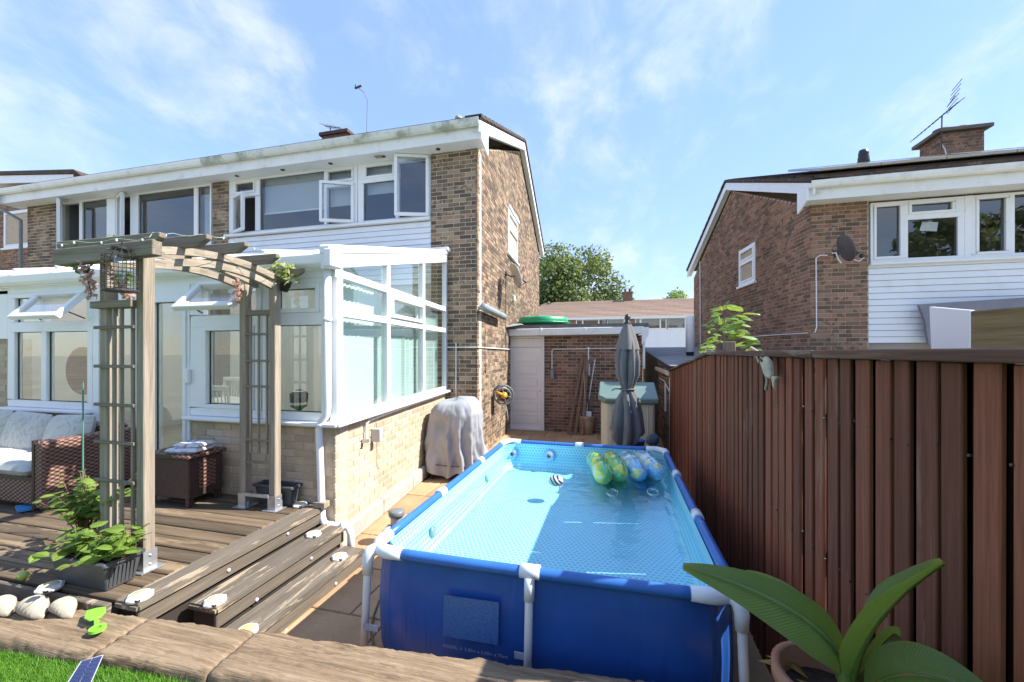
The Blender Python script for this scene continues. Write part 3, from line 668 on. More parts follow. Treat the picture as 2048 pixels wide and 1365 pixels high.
sd_ = thing('floor_lamp', (st.x, 4.0, .5), 'dark floor lamp with white shade behind the right conservatory pane', 'lamp')
MB().lathe((st.x, 4.0, .5), [(.12, 0), (.12, .02), (.02, .04), (.02, .75), (.09, .8), (.10, .95), (.02, 1.0)], 14).build('lamp_stand', BLACK, sd_, True)
MB().lathe((st.x, 4.0, 1.32), [(.06, 0), (.10, 0), (.06, .16), (.05, .16)], 14).build('lamp_shade', UPVC, sd_, True)
cu = MB(); cx0 = X3(574)
cu.grid(24, 2, lambda a, b: (X3(560)+a*.24, 5.6+.03*math.sin(a*30), .5+b*2.1)); cu.build('curtain', plain('brown curtain', (.12, .10, .07), .9), cons)

# ------------------------------------------------------------------ our garage across the end of the passage
YG = 9.9
gar = thing('garage', (-1.2, YG, 0), 'low flat-roofed brick garage with white panelled door at the end of the passage', 'garage')
XG = lambda u: xa(u, YG)
gl, gd0, gd1, ge = XG(1014), XG(1016), XG(1087), XG(1285)
BG = Bricks(BR_GAR, 300); fgar = front(YG)
wl = MB().box(gd1+.02, YG+.007, 0, ge, YG+.2, 2.33).build('wall', MORT_D, gar)
BG.wall(wl, fgar, ge-gd1-.03, 2.33, u_start=gd1+.025); BG.finish()
MB().box(ge-.2, YG+.2, 0, ge, 18, 2.33).build('wall', MORT_D, gar)
DOORW = plain('white painted door', (.80, .77, .73), .5, .04, 3)
MB().ring(fgar, (gd0-.02, gd1+.02, 0.0, 2.33), .055, -.05, .03).build('door_frame', DOORW, gar, bevel=.006)
dw0, dw1 = gd0+.036, gd1-.036
dr = MB().fbox(fgar, dw0, dw1, .03, 2.05, -.04, .0).build('door', DOORW, gar)
MB().fbox(fgar, dw0, dw1, 2.06, 2.27, -.04, .005).build('door_panel', DOORW, gar)
for i in range(6):
    z0 = .16+i*.305; MB().ring(fgar, (dw0+.10, dw1-.10, z0, z0+.24), .02, -.01, .012).build('door_panel', DOORW, dr, bevel=.004); MB().fbox(fgar, dw0+.13, dw1-.13, z0+.03, z0+.21, -.01, .006).build('door_panel', DOORW, dr, bevel=.008)
MB().fbox(fgar, dw1-.07, dw1-.035, .93, 1.10, 0, .012).build('door_handle', UPVC, dr); MB().tube([fgar.p(dw1-.05, 1.05, .01), fgar.p(dw1-.05, 1.05, .05), fgar.p(dw1-.15, 1.05, .05)], .009, 6).build('door_handle', UPVC, dr)
MB().lathe(fgar.p(dw1-.05, .97, .01), [(.012, 0), (.012, .008)], 8, (0, -1, 0)).build('keyhole', DARK, dr)
FELT = plain('roof felt', (.13, .13, .135), .85, .25, 5, .5, 60, dirt=('7d7a70', 3, .5, .75, .4))
MB().box(gl-.05, YG-.16, 2.50, ge+.12, 18, 2.60).build('roof', FELT, gar)
MB().prism([(gl, YG-.20, 2.33), (gl, YG-.20, 2.50), (ge+.02, YG-.20, 2.52), (ge+.02, YG-.20, 2.35)], (0, .16, 0)).build('fascia', UPVC2, gar, bevel=.01)
for k in range(3): xx = gl+.9+k*1.05; MB().box(xx-.03, YG-.215, 2.34, xx+.03, YG-.04, 2.515).build('gutter_joint', UPVC2, gar, bevel=.01)
MB().prism([(ge-.03, YG-.24, 2.10), (ge+.12, YG-.24, 2.32), (ge+.12, YG-.24, 2.5), (ge-.03, YG-.24, 2.5)], (0, .05, 0)).build('eaves_box', UPVC, gar)
MB().box(ge+.005, YG-.1, 1.55, ge+.05, YG+.05, 2.35).build('corner_board', UPVC, gar)
MB().prism([(gx(9.5), 9.3, 2.52), (gx(9.5), 10.8, 2.75), (gx(9.5)+.3, 10.8, 2.61), (gx(9.5)+.3, 9.75, 2.61)], (0, 0, .01)).build('flashing', plain('lead', (.33, .34, .35), .6), gar)
# conduit on the garage wall
W_ = UPVC
cdt = thing('conduit', fgar.p(XG(1105), 1.6, 0), 'white electrical conduit with switch drops on the garage wall', 'conduit')
g = lambda u, v: at_y(u, v, YG-.025)
MB().tube([g(1104, 738), g(1104, 702), g(1106, 699), g(1232, 697), g(1262, 696)], .012, 6).build('pipe', W_, cdt); MB().tube([g(1177, 697), g(1177, 722)], .016, 6).build('pipe', W_, cdt)
MB().ball(g(1177, 697), .03, .02, .03).build('junction_box', W_, cdt, True); MB().box(g(1101, 0).x, YG-.07, g(0, 740).z, g(1108, 0).x, YG, g(0, 729).z).build('switch_box', GREYP, cdt, bevel=.006)
MB().box(g(1175, 0).x, YG-.05, g(0, 735).z, g(1180, 0).x, YG, g(0, 720).z).build('switch_box', UPVC, cdt, bevel=.005)
cd2 = thing('conduit', (gx(7.0), 7, 1.9), 'white conduit crossing the house corner below the wall heater', 'conduit')
hz = 2.02
MB().tube([(-2.98, YF-.02, hz), (gx(YF)+.02, YF-.02, hz), (gx(9.8)+.02, 9.8, hz-.02)], .012, 6).build('pipe', W_, cd2)
e = at_y(912, 686, YF-.02); MB().tube([e, (e.x, YF-.02, 1.12), (e.x-.2, YF-.02, 1.06)], .012, 6).build('pipe', W_, cd2)
cd3 = thing('conduit', fs_.p(1, 1.1, .02), 'white pipe and tap box on the sunlit dwarf wall', 'conduit')
c_ = lambda u, v, o=.03: at_line(u, v, -2.63+o, YC, CK)
MB().tube([c_(733, 879), c_(733, 848), c_(738, 841), c_(800, 818), c_(905, 782)], .014, 6).build('pipe', W_, cd3); MB().box(*(c_(729, 884)-Vector((.02, .02, .01))), *(c_(729, 884)+Vector((.04, .03, .03)))).build('tap', METAL, cd3)
q = c_(748, 870, .02); MB().fbox(fs_, fs_.uv(q)[0]-.035, fs_.uv(q)[0]+.035, q.z-.075, q.z+.075, 0, .11).build('tap_box', plain('grey box', (.5, .5, .47), .5), cd3, bevel=.006)
MB().tube([c_(754, 842, .01), c_(755, 930, .01), c_(757, 938, .01)], .005, 5).build('cable', plain('pale cable', (.6, .5, .38), .6), cd3)

# ------------------------------------------------------------------ neighbour's garage on the right of the passage
ng = thing('garage', (.95, 8, 0), "neighbour's low brick garage with flat felt roof beyond the fence end", 'garage')
BN = Bricks(BR_DWARF if False else BR_GAR, 220)
fn = Fr((.95, 7.52, 0), (0, 1, 0), (-1, 0, 0), (0, 0, 1))
wl = MB().prism([(.957, 7.53, 0), (.957, 15.9, 0), (.957, 15.9, 2.0), (.957, 7.53, 1.595)], (.19, 0, 0)).build('wall', MORT_D, ng)
BN.wall(wl, Fr((.95, 10.4, 0), (0, -1, 0), (-1, 0, 0)), 2.88, 1.72, lim=lambda v: (0, 2.88 if v < 1.54 else max(.05, 2.88-(v-1.54)/.049)))
MB().box(1.15, 7.53, 0, 4.2, 7.7, 1.5).build('wall', MORT_D, ng); BN.finish()
MB().prism([(.90, 7.45, 1.60), (.90, 16, 2.02), (.90, 16, 2.12), (.90, 7.45, 1.70)], (3.6, 0, 0)).build('roof', plain('pale weathered felt', (.22, .22, .225), .9, .25, 2.5, .5, 60, dirt=('a39c8e', 1.6, .5, .7, .5)), ng, bevel=.01)
MB().box(.89, 7.435, 1.605, 4.5, 7.449, 1.695).build('roof_edge', BLACK, ng); MB().prism([(.885, 7.45, 1.605), (.885, 16, 2.025), (.885, 16, 2.115), (.885, 7.45, 1.695)], (.014, 0, 0)).build('roof_edge', BLACK, ng)
MB().box(.86, 7.41, 1.52, .93, 9.85, 1.60).build('gutter', plain('old cream paint', (.5, .43, .32), .7, .2, 5), ng, bevel=.012); MB().box(.93, 7.41, 1.52, 4.4, 7.47, 1.60).build('gutter', MATS['old cream paint'], ng, bevel=.012)
MB().box(3.2, 8.2, 1.76, 3.9, 8.66, 1.84).build('flashing', plain('grey lead', (.30, .31, .33), .6), ng)
MB().tube([(.93, 7.7, 1.22), (.93, 8.6, 1.36), (.93, 9.6, 1.36)], .012, 6).build('pipe', UPVC, ng); MB().tube([(.92, 8.3, 1.33), (.92, 8.3, .8)], .02, 6).build('pipe', UPVC, ng); MB().tube([(.92, 7.56, 1.5), (.92, 7.56, 0)], .022, 8).build('downpipe', UPVC2, ng)
fl = at_y(1380, 710, 10.5); fl_t = at_y(1380, 634, 10.5)
flu = thing('flue_pipe', (fl.x, 10.5, 1.84), 'upright white flue pipe with black collar on the flat roof', 'flue')
MB().lathe((fl.x, 10.5, 1.84), [(.085, 0), (.085, .07), (.10, .075), (.10, .10)], 18).build('collar', BLACK, flu, True)
MB().lathe((fl.x, 10.5, 1.94), [(.098, 0), (.098, fl_t.z-1.97), (.09, fl_t.z-1.94), (.06, fl_t.z-1.92)], 18).build('pipe', UPVC, flu, True)
for i, (u0, u1, v) in enumerate(((1320, 1358, 693), (1330, 1420, 689))):
    a, b2 = at_z(u0, v+3, 1.72), at_z(u1, v+1, 1.72)
    tag(MB().bar((a.x, 12+i, 1.955+.06*i), (b2.x+.5, 12.3+i, 1.975+.06*i), .16, .05).build('timber_plank', plain('weathered plank', (.26, .22, .17), .9)), ('short grey plank lying on the flat roof beside the flue', 'long pale plank lying at the back of the flat roof')[i], 'plank')

# ------------------------------------------------------------------ right-hand house
YR = 8.7; HK = -.10; SR = 4.66
hD = thing('house', (3.5, YR, 0), 'shaded red-brown brick house on the right with solar panels and white cladding', 'house')
xr = 3.50
def gr_(y): return xr+HK*(y-YR)
BR_ = Bricks(BR_RIGHT, 300); fr_ = front(YR)
wl = MB().box(xr+.008, YR+.007, 0, 4.41, YR+.25, SR).build('wall', MORT_D, hD)
BR_.wall(wl, fr_, .9, SR-1.6, u_start=xr, v_start=1.6, vis=lambda u, v: v > 1.95)
rd = Vector((-HK, -1, 0)).normalized(); rn = Vector((-1, HK, 0)).normalized()
RYR, RZR, BYR = 12.5, 6.42, 16.1
Lr = (BYR-YR)/-rd.y; Lrr = (BYR-RYR)/-rd.y
fq = Fr((gr_(BYR), BYR, 0), rd, rn)
gw = MB().prism([fq.p(0, 0, -.007), fq.p(Lr-.03, 0, -.007), fq.p(Lr-.03, SR, -.007), fq.p(Lrr, RZR, -.007), fq.p(0, SR, -.007)], fq.N*-.2).build('gable_wall', MORT_D, hD)
a = at_line(1479, 495, xr, YR, HK); b2 = at_line(1511, 560, xr, YR, HK)
hh = (fq.uv(a)[0], fq.uv(b2)[0], b2.z-.02, at_line(1511, 484, xr, YR, HK).z)
def rlim(v):
    if v <= SR: return (0, Lr)
    t = (v-SR)/(RZR-SR); return (t*Lrr+.05, Lr-t*(Lr-Lrr)-.05)
BR_.wall(gw, fq, Lr, RZR-1.6, holes=[hh], lim=rlim, v_start=1.6, vis=lambda u, v: v > 1.95); BR_.finish()
window(fq, hh, [(hh[0]+.07, hh[1]-.07, hh[2]+.07, hh[2]+(hh[3]-hh[2])*.6, 's'), (hh[0]+.07, hh[1]-.07, hh[2]+(hh[3]-hh[2])*.66, hh[3]-.06, 's')], hD)
MB().fbox(fq, hh[0]-.06, hh[1]+.06, hh[2]-.06, hh[2]-.003, -.05, .06).build('window_sill', UPVC, hD, bevel=.006)
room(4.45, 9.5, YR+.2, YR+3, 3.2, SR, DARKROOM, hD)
fwR = Fr((0, YR+.04, 0), (1, 0, 0), (0, -1, 0)); XR = lambda u: xa(u, YR+.04)
z0, z1 = 3.60, 4.58
window(fwR, (XR(1740), XR(1928), z0-.06, z1+.04), [(XR(1746), XR(1804), z0, z1, 's'), (XR(1816), XR(1908), 4.36, z1, 's'), (XR(1815), XR(1914), z0, 4.27)], hD)
window(fwR, (XR(1942), XR(2150), z0-.06, z1+.04), [(XR(1950), XR(2015), z0, z1, 's'), (XR(2028), XR(2130), z0, z1)], hD)
MB().box(XR(1928), YR+.02, z0-.06, XR(1942), YR+.1, z1+.04).build('window_post', UPVC, hD)
pp = at_y(1857, 454, YR+.12); MB().add([pp+Vector((-.13, 0, -.06)), pp+Vector((.12, 0, -.09)), pp+Vector((.14, 0, .07)), pp+Vector((-.09, 0, .10))], [(0, 1, 2, 3)]).build('paper_notice', UPVC, hD)
MB().box(4.42, YR-.05, z0-.11, 9.5, YR+.03, z0-.062).build('window_sill', UPVC, hD, bevel=.006)
cladding(Fr((0, YR+.03, 0), (1, 0, 0), (0, -1, 0)), 4.415, 9.5, 2.10, z0-.11, hD, .112)
MB().box(4.415, YR+.06, 0, 9.6, YR+.3, z0-.1).build('wall', ROOM, hD)
EZs, FYs = EZ, FY; EZ, FY, YFs, YF = SR, YR-.32, YF, YR
eaves(gr_(YR)-.16, 10.5, hD, UPVC2, [])
EZ, FY, YF = EZs, FYs, YFs
roof(10.5, gr_, hD, TILE, YR-.38, SR+.27, RYR, RZR+.24, BYR+.3, HK, .17, -1)
gxx = gr_(YR)-.17
MB().prism([(gxx-.001, YR-.35, SR-.02), (gxx-.001, YR-.35, SR+.2), (gxx-.001, YR+.05, SR+.32), (gxx-.001, YR+.05, SR-.14)], (-.03, 0, 0)).build('eaves_box', UPVC, hD)
# rows of tiles and the solar array on the front slope
sl_ = Vector((0, RYR-(YR-.38), RZR+.24-(SR+.27))); sl_.normalize(); up_ = Vector((0, -sl_.z, sl_.y))
e0 = Vector((gr_(YR)-.1, YR-.38, SR+.27+.075)); nrow = 13
mb = MB()
for r in range(nrow):
    for k in range(24):
        q = e0+sl_*(r*.34)+Vector((k*.30-.03*r+(.15 if r % 2 else 0), 0, 0)); mb.add([q+up_*.035, q+Vector((.295, 0, 0))+up_*.035, q+Vector((.295, 0, 0))+sl_*.36+up_*.01, q+sl_*.36+up_*.01, q, q+Vector((.295, 0, 0))], [(0, 1, 2, 3), (4, 5, 1, 0)])
mb.build('roof_tile', TILE, hD, kind='stuff')
PVF = plain('aluminium frame', (.55, .54, .5), .35, .05, 4, metal=.6); PVC = plain('solar cell', (.02, .022, .035), .12, .1, 8)
for k in range(7):
    q = e0+sl_*1.1+Vector((.5+k*1.02, 0, 0))+up_*.12; f7 = Fr(q, (1, 0, 0), up_, sl_)
    pv = MB().fbox(f7, 0, 1.0, 0, 1.65, -.02, .02).build('solar_panel', PVC, hD); MB().ring(f7, (-.004, 1.004, -.004, 1.654), .03, -.024, .026).build('panel_frame', PVF, pv)
# vent pipes, chimney, aerial
q = at_y(1727, 338, 12.0); MB().lathe(q+Vector((0, 0, -.3)), [(.10, 0), (.10, .34), (.13, .36), (.12, .44), (.13, .46), (.115, .54), (.12, .56), (.10, .64), (.11, .66), (.09, .76), (.0, .78)], 16).build('vent_pipe', BLACK, hD, True)
q = at_y(1791, 334, 12.0); MB().ball(q+Vector((0, 0, -.05)), .12, .1, .12).build('vent_pipe', DARK, hD, True)
ya = 12.3; c0, c1 = at_y(1884, 270, ya), at_y(1968, 252, ya); zc = at_y(1884, 272, ya).z+.06
ch = MB().box(c0.x, ya, 5.7, c1.x, ya+.75, zc).build('chimney', MORT_D, hD)
BCh = Bricks(BR_RIGHT, 0); BCh.wall(ch, front(ya-.007), c1.x-c0.x, zc-5.7, u_start=c0.x, v_start=5.7); BCh.wall(ch, Fr((c0.x-.007, ya+.75, 0), (0, -1, 0), (-1, 0, 0)), .75, zc-5.7, v_start=5.7); BCh.finish()
MB().box(c0.x-.12, ya-.12, zc, c1.x+.12, ya+.87, zc+.09).build('chimney_cap', plain('chimney concrete', (.15, .13, .11), .9), ch, bevel=.01)
for xx in (.25, .68): MB().lathe((c0.x+(c1.x-c0.x)*xx, ya+.35, zc+.08), [(.14, 0), (.15, .1), (.17, .12), (.16, .16)], 14).build('chimney_pot', plain('terracotta pot', (.13, .06, .045), .9) if 'terracotta pot' not in MATS else MATS['terracotta pot'], ch, True)
b0 = at_y(1883, 300, ya-.1); t0 = at_y(1884, 232, ya-.1)
ae = aerial('roof_aerial', b0, t0, at_y(1846, 256, ya-.1)-at_y(1908, 204, ya-.1), 12, 'large slanting television aerial fixed to the brick chimney on the right', 1.2, el=.22)
MB().tube([t0+Vector((.1, 0, .2)), t0+Vector((.26, 0, .45))], .01, 5).build('reflector', DARK, ae)
for i in range(6): q = t0+Vector((.16+.02*i, .0, .15+.11*i)); MB().tube([q+Vector((-.03, -.25, 0)), q+Vector((.12, .28, .02))], .008, 5).build('reflector', DARK, ae)
MB().tube([at_y(1883, 288, ya-.05), at_y(1890, 300, ya-.05), at_y(1896, 324, ya-.05)], .012, 5).build('cable', UPVC, ae)
# satellite dishes
def dish(c, n, r, mat, label, wall_pt, el=1.15):
    t = thing('satellite_dish', wall_pt, label, 'satellite dish'); c = Vector(c); n = Vector(n).normalized(); W = Vector(wall_pt)
    u = n.cross((0, 0, 1)).normalized(); v = u.cross(n)
    prof = [(0, 0), (.5, .03), (.85, .085), (1, .125)]
    mb = MB(); vs = [c]; N_ = 28
    for rr, d in prof[1:]:
        for k in range(N_): a = 2*PI*k/N_; vs.append(c+(u*math.cos(a)+v*math.sin(a)*el)*rr*r+n*d*r)
    fs = [(0, 1+k, 1+(k+1) % N_) for k in range(N_)]
    for i in range(2): fs += [(1+i*N_+k, 1+(i+1)*N_+k, 1+(i+1)*N_+(k+1) % N_, 1+i*N_+(k+1) % N_) for k in range(N_)]
    L = len(vs); back = [p-n*.012 for p in vs]; o = L
    fs2 = [tuple(o+i for i in reversed(q)) for q in fs]+[(1+2*N_+k, o+1+2*N_+k, o+1+2*N_+(k+1) % N_, 1+2*N_+(k+1) % N_) for k in range(N_)]
    mb.add(vs+back, fs+fs2).build('dish', mat, t, True)
    MB().tube([c, W.lerp(c, .5)+Vector((0, 0, -.03)), W], .018, 6).build('bracket', DARK, t); MB().ball(W, .05, .03, .07).build('wall_plate', DARK, t)
    tip = c+n*r*.95-v*r*.75; MB().tube([c-v*r*el*.9, tip], .012, 6).build('arm', DARK, t); MB().tube([tip-n*.03, tip+(c-tip).normalized()*.09], .025, 8).build('receiver', DARK, t)
    return t
dc = at_y(1690, 497, 8.25)
dR = dish(dc, (.90, .12, .32), .20, plain('dark grey dish', (.08, .072, .078), .5), 'dark grey satellite dish on the front of the right brick house', at_y(1672, 508, YR), 1.2)
MB().tube([at_y(1655, 511, YR-.02), at_y(1640, 511, YR-.02), at_y(1632, 517, YR-.02), at_y(1633, 655, YR-.02), at_y(1630, 665, YR-.02)]+[at_line(u_, v_, xr-.02, YR, HK) for u_, v_ in ((1610, 667), (1540, 671), (1478, 676))], .010, 6).build('cable', UPVC, dR)
MB().tube([at_y(1664, 507, 8.6), at_y(1672, 506, 8.5), at_y(1677, 520, 8.45), at_y(1683, 526, 8.4)], .012, 6).build('cable', UPVC, dR)
MB().ball(at_y(1724, 512, 8.3), .04, .04, .04).build('receiver', DARK, dR); MB().tube([at_y(1706, 519, 8.3), at_y(1718, 523, 8.3), at_y(1728, 515, 8.3)], .009, 5).build('cable', UPVC, dR)
tag(MB().tube([at_line(1400, 524, xr-.03, YR, HK), at_line(1401, 690, xr-.03, YR, HK)], .018, 6).build('overflow_pipe', UPVC), 'thin white pipe down the gable of the right house', 'pipe')
# lean-to flashing, white sheet and board standing behind the fence
ld = plain('lead grey sheet', (.21, .21, .25), .7, .15, 5)
A = [at_y(u, v, 8.5) for u, v in ((1838, 609), (2100, 592), (2100, 690), (1858, 690), (1850, 640))]
tag(MB().prism(A, (0, .06, 0)).build('lead_flashing', ld), 'dull grey lead flashing against the white cladding', 'flashing')
A = [at_line(u, v, 1.55, 1.5, 0) for u, v in ((1858, 614), (1940, 621), (1940, 712), (1862, 712))]
tag(MB().prism(A, (.02, 0, 0)).build('plastic_sheet', CLAD, bevel=.003), 'white plastic sheet sticking up behind the fence', 'sheet')
A = [at_line(u, v, 1.30, 1.5, 0) for u, v in ((1940, 622), (2140, 606), (2140, 720), (1940, 712))]
tag(MB().prism(A, (.03, 0, 0)).build('timber_board', wood('mossy board', [(.20, .14, .06), (.30, .22, .10), (.36, .28, .15)], 'y', peel=((.12, .09, .05), 6, .55, .6)), bevel=.004), 'yellowish timber board standing behind the fence at the right edge', 'board')
# ------------------------------------------------------------------ foliage helpers
LEAF = leaf_mat('tree leaf', (.055, .085, .030), (.14, .19, .065), .55, .3)
LEAF2 = leaf_mat('light leaf', (.10, .19, .03), (.22, .34, .07), .5, .4)
LEAF3 = leaf_mat('planter leaf', (.09, .17, .02), (.24, .36, .06), .45, .4)
BARK = plain('bark', (.09, .07, .05), .95, .3, 8, .7, 40)
def leafquad(mb, c, d, n, L, W):
    d = d.normalized(); s = d.cross(n)
    if s.length < 1e-4: s = Vector((1, 0, 0))
    s.normalize(); nn = s.cross(d)
    mb.add([c, c+d*L*.5+s*W*.5-nn*L*.04, c+d*L-nn*L*.12, c+d*L*.5-s*W*.5-nn*L*.04, c+d*L*.5+nn*L*.03], [(0, 1, 4), (1, 2, 4), (2, 3, 4), (3, 0, 4)])
def rv(): 
    while True:
        v = Vector((R.uniform(-1, 1), R.uniform(-1, 1), R.uniform(-1, 1)))
        if .05 < v.length < 1: return v
def tree(base, h, cr, cz, label, mat=None, nleaf=9000, leaf=.32, name='tree', clumps=34, cat='tree', group=None, trunk=.22):
    base = Vector(base); t = thing(name, base, label, cat, group); C = base+Vector((0, 0, cz))
    mb = MB(); mb.tube([base, base+Vector((.1, 0, h*.25)), C+Vector((0, 0, -cr*.2))], [trunk, trunk*.8, trunk*.5], 8)
    cl = []
    for i in range(clumps):
        d = rv(); d = d.normalized()*(.45+.5*R.random()**.5); q = C+Vector((d.x*cr, d.y*cr, d.z*(h-cz)*(1.0 if d.z > 0 else .75))); cl.append((q, cr*R.uniform(.22, .40)))
        if i % 2 == 0: mb.tube([C+Vector((0, 0, -cr*.3)), C.lerp(q, .5)+rv()*cr*.08, q], [trunk*.35, trunk*.18, trunk*.06], 5)
    mb.build('trunk', BARK, t)
    lf = MB(); per = nleaf//clumps
    for q, r in cl:
        for k in range(per):
            o = rv(); o = o.normalized()*(o.length**.45)*r; o.z *= .8
            leafquad(lf, q+o, rv()+Vector((0, 0, -.2)), (o.normalized()+Vector((0, 0, .7))+rv()*.6), leaf*R.uniform(.6, 1.2), leaf*R.uniform(.5, .9))
    lf.build('crown', mat or LEAF, t); return t
# ------------------------------------------------------------------ terrace across the road, trees
YT = 45.0; row = thing('terrace', (0, YT, 0), 'distant low terrace with brown tiled roof beyond the passage', 'terrace')
a, b2 = at_y(1085, 640, YT), at_y(1392, 632, YT); x0, x1 = a.x-3, b2.x+3; ez = 5.55
MB().box(x0+1, YT, -.5, x1, YT+.3, ez).build('wall', plain('far brick', (.27, .19, .14), .95, .2, 3), row)
rb = MB(); nr = 14; zr_ = at_y(1240, 603, YT+4.5).z
for r in range(nr):
    t0, t1 = r/nr, (r+1)/nr
    rb.prism([(x0+.4+2.2*t0, YT-.5+5*t0, ez+.1+(zr_-ez)*t0), (x1, YT-.5+5*t0, ez+.1+(zr_-ez)*t0), (x1, YT-.5+5*t1, ez+.05+(zr_-ez)*t1), (x0+.4+2.2*t1, YT-.5+5*t1, ez+.05+(zr_-ez)*t1)], (0, 0, .06))
rb.build('roof', TILE_F, row)
MB().box(x0+.4, YT-.55, ez-.1, x1, YT-.3, ez+.12).build('fascia', UPVC, row)
wy = YT-.04; fT = front(wy)
XT = lambda u: xa(u, wy)
MB().box(XT(1274), YT-.06, .2, XT(1392), YT-.02, 4.4).build('cladding', CLAD, row); MB().box(XT(1150), YT-.06, .2, XT(1245), YT-.02, 4.3).build('cladding', CLAD, row)
for u0, u1, ps in ((1152, 1215, ((1154, 1164), (1167, 1196), (1199, 1212))), (1212, 1250, ((1214, 1247),)), (1270, 1335, ((1272, 1279), (1283, 1319), (1322, 1331))), (1333, 1372, ((1336, 1369),))):
    window(Fr((0, YT-.07, 0), (1, 0, 0), (0, -1, 0)), (XT(u0), XT(u1), 4.35, 5.5), [(XT(p), XT(q), 4.45, 5.42) for p, q in ps], row, n1=.06)
room(x0+1.5, x1-.5, YT+.35, YT+1.2, 3, 5.5, MATS['cream plaster'], row)
MB().box(XT(1216), YT+.02, 4.4, XT(1247), YT+.05, 5.45).build('curtain', plain('pale net curtain', (.6, .6, .52), .9), row)
cq = at_y(1255, 594, YT+4.5); MB().box(cq.x-.55, YT+4.2, 6.2, cq.x+.55, YT+5, cq.z+.45).build('chimney', BR_RIGHT, row); MB().box(cq.x-.65, YT+4.1, cq.z+.45, cq.x+.65, YT+5.1, cq.z+.55).build('chimney_cap', plain('cap2', (.2, .16, .13), .9), row)
for dx in (-.25, .25): MB().lathe((cq.x+dx, YT+4.6, cq.z+.55), [(.12, 0), (.14, .35), (.1, .4)], 10).build('chimney_pot', MATS['terracotta pot'], row)
tq = at_y(1150, 575, 58); tree((tq.x-1, 58, 0), 16.3, 7.4, 10.5, 'big round leafy tree behind the distant terrace', nleaf=15000, leaf=.5, clumps=60)
tq = at_y(1082, 600, 52); tree((tq.x, 52, 0), 10.5, 3.6, 7.0, 'smaller tree partly hidden by the sunlit brick gable', nleaf=4000, leaf=.45, clumps=22)
tq = at_y(1366, 600, 70); tree((tq.x, 70, 0), 11.3, 4.2, 8.5, 'pale green treetop above the right end of the distant terrace roof', LEAF2, 4000, .5, clumps=22)
tq = at_y(1270, 603, 62); tree((tq.x, 62, 0), 9.4, 1.6, 8.0, 'small dark treetop beside the chimney of the distant terrace', nleaf=900, leaf=.4, clumps=8)
# behind the photographer: fence and trees that show in the glass
bf = thing('boundary_fence', (-3, -7.6, 0), 'pale horizontal board fence mirrored in the conservatory glass', 'fence')
FB = wood('pale fence', [(.30, .22, .14), (.38, .29, .19), (.45, .36, .25)], 'x')
for i in range(12): MB().box(-11, -7.62, .345+i*.15, 1.0, -7.59+.004*(i % 2), .345+i*.15+.142).build('board', FB, bf)
for xx in range(-11, 2, 2): MB().box(xx, -7.68, 0, xx+.1, -7.625, 2.2).build('post', FB, bf)
for i, (x, y, h, r) in enumerate(((17.5, -10, 9.6, 2.7), (22.5, -12, 10.5, 3.0), (-9, -14, 7, 3), (2, -13, 6, 2.6))):
    tree((x, y, 0), h, r, h*.62, ('tall tree mirrored in the upstairs glass of the right house', 'second tree mirrored in the end window of the right house', 'tree behind the photographer to the left, mirrored in the conservatory', 'low tree behind the photographer, mirrored in the conservatory')[i], nleaf=4500, leaf=.4, clumps=26)
for i, (x, y) in enumerate(((1.9, 2.6), (2.2, 4.2), (1.8, 5.6))):
    tree((x, y, 0), 1.55, .55, .85, ('bush behind the near part of the fence, glimpsed through the gaps', 'bush behind the middle of the fence, glimpsed through the gaps', 'bush behind the far part of the fence, glimpsed through the gaps')[i], LEAF2, 1500, .10, 'bush', 12, 'bush', trunk=.04)

# ------------------------------------------------------------------ fence on the right
FW = wood('red brown fence', [(.20, .058, .030), (.275, .085, .045), (.35, .12, .068)], 'z', .75, 30, .5, peel=((.27, .15, .10), 6, .60, .55))
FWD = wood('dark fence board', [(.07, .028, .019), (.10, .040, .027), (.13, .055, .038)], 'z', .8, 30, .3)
fx = .90
fen = thing('fence', (fx, 3, 0), 'tall red-brown vertical board fence along the right of the pool', 'fence')
def ftop(y): return 1.905 if y < 4.35 else 1.905-.30*min(1, (y-4.35)/3.1)
y = .30; i = 0
while y < 7.42:
    pw = .108+R.uniform(-.014, .014); bw = pw-R.uniform(.022, .034)
    slit = .022 if 1.95 < y < 2.42 and i % 2 == 0 else 0
    z = ftop(y)+R.uniform(-.004, 0); lean = R.uniform(-.008, .008); d = R.uniform(-.004, .004)
    MB().add([(fx+d-.009, y-bw/2, .0), (fx+d+.006, y-bw/2, 0), (fx+d+.006, y+bw/2, 0), (fx+d-.009, y+bw/2, 0), (fx+d-.009, y-bw/2+lean, z), (fx+d+.006, y-bw/2+lean, z), (fx+d+.006, y+bw/2+lean, z), (fx+d-.009, y+bw/2+lean, z)], BF).build('fence_board', FW, fen, bevel=.003)
    # the board of the far side behind the gap
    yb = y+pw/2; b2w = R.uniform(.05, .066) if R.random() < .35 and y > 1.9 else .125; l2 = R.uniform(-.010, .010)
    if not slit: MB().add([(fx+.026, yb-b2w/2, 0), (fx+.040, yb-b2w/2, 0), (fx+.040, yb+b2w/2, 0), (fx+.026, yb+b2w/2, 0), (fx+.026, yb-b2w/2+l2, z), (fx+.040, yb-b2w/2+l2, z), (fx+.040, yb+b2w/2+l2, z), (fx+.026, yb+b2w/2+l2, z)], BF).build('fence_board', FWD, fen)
    y += pw+(slit if slit else 0); i += 1
nm = MB()
for yy in range(60):
    for z in (.38, 1.03, 1.65): nm.lathe((fx-.0085+R.uniform(-.003, 0), .35+yy*.108+R.uniform(-.03, .03), z+R.uniform(-.02, .02)), [(.0045, -.004), (.0045, .003), (.002, .004)], 6, (-1, 0, 0))
nm.build('nail', DARK, fen, kind='stuff')
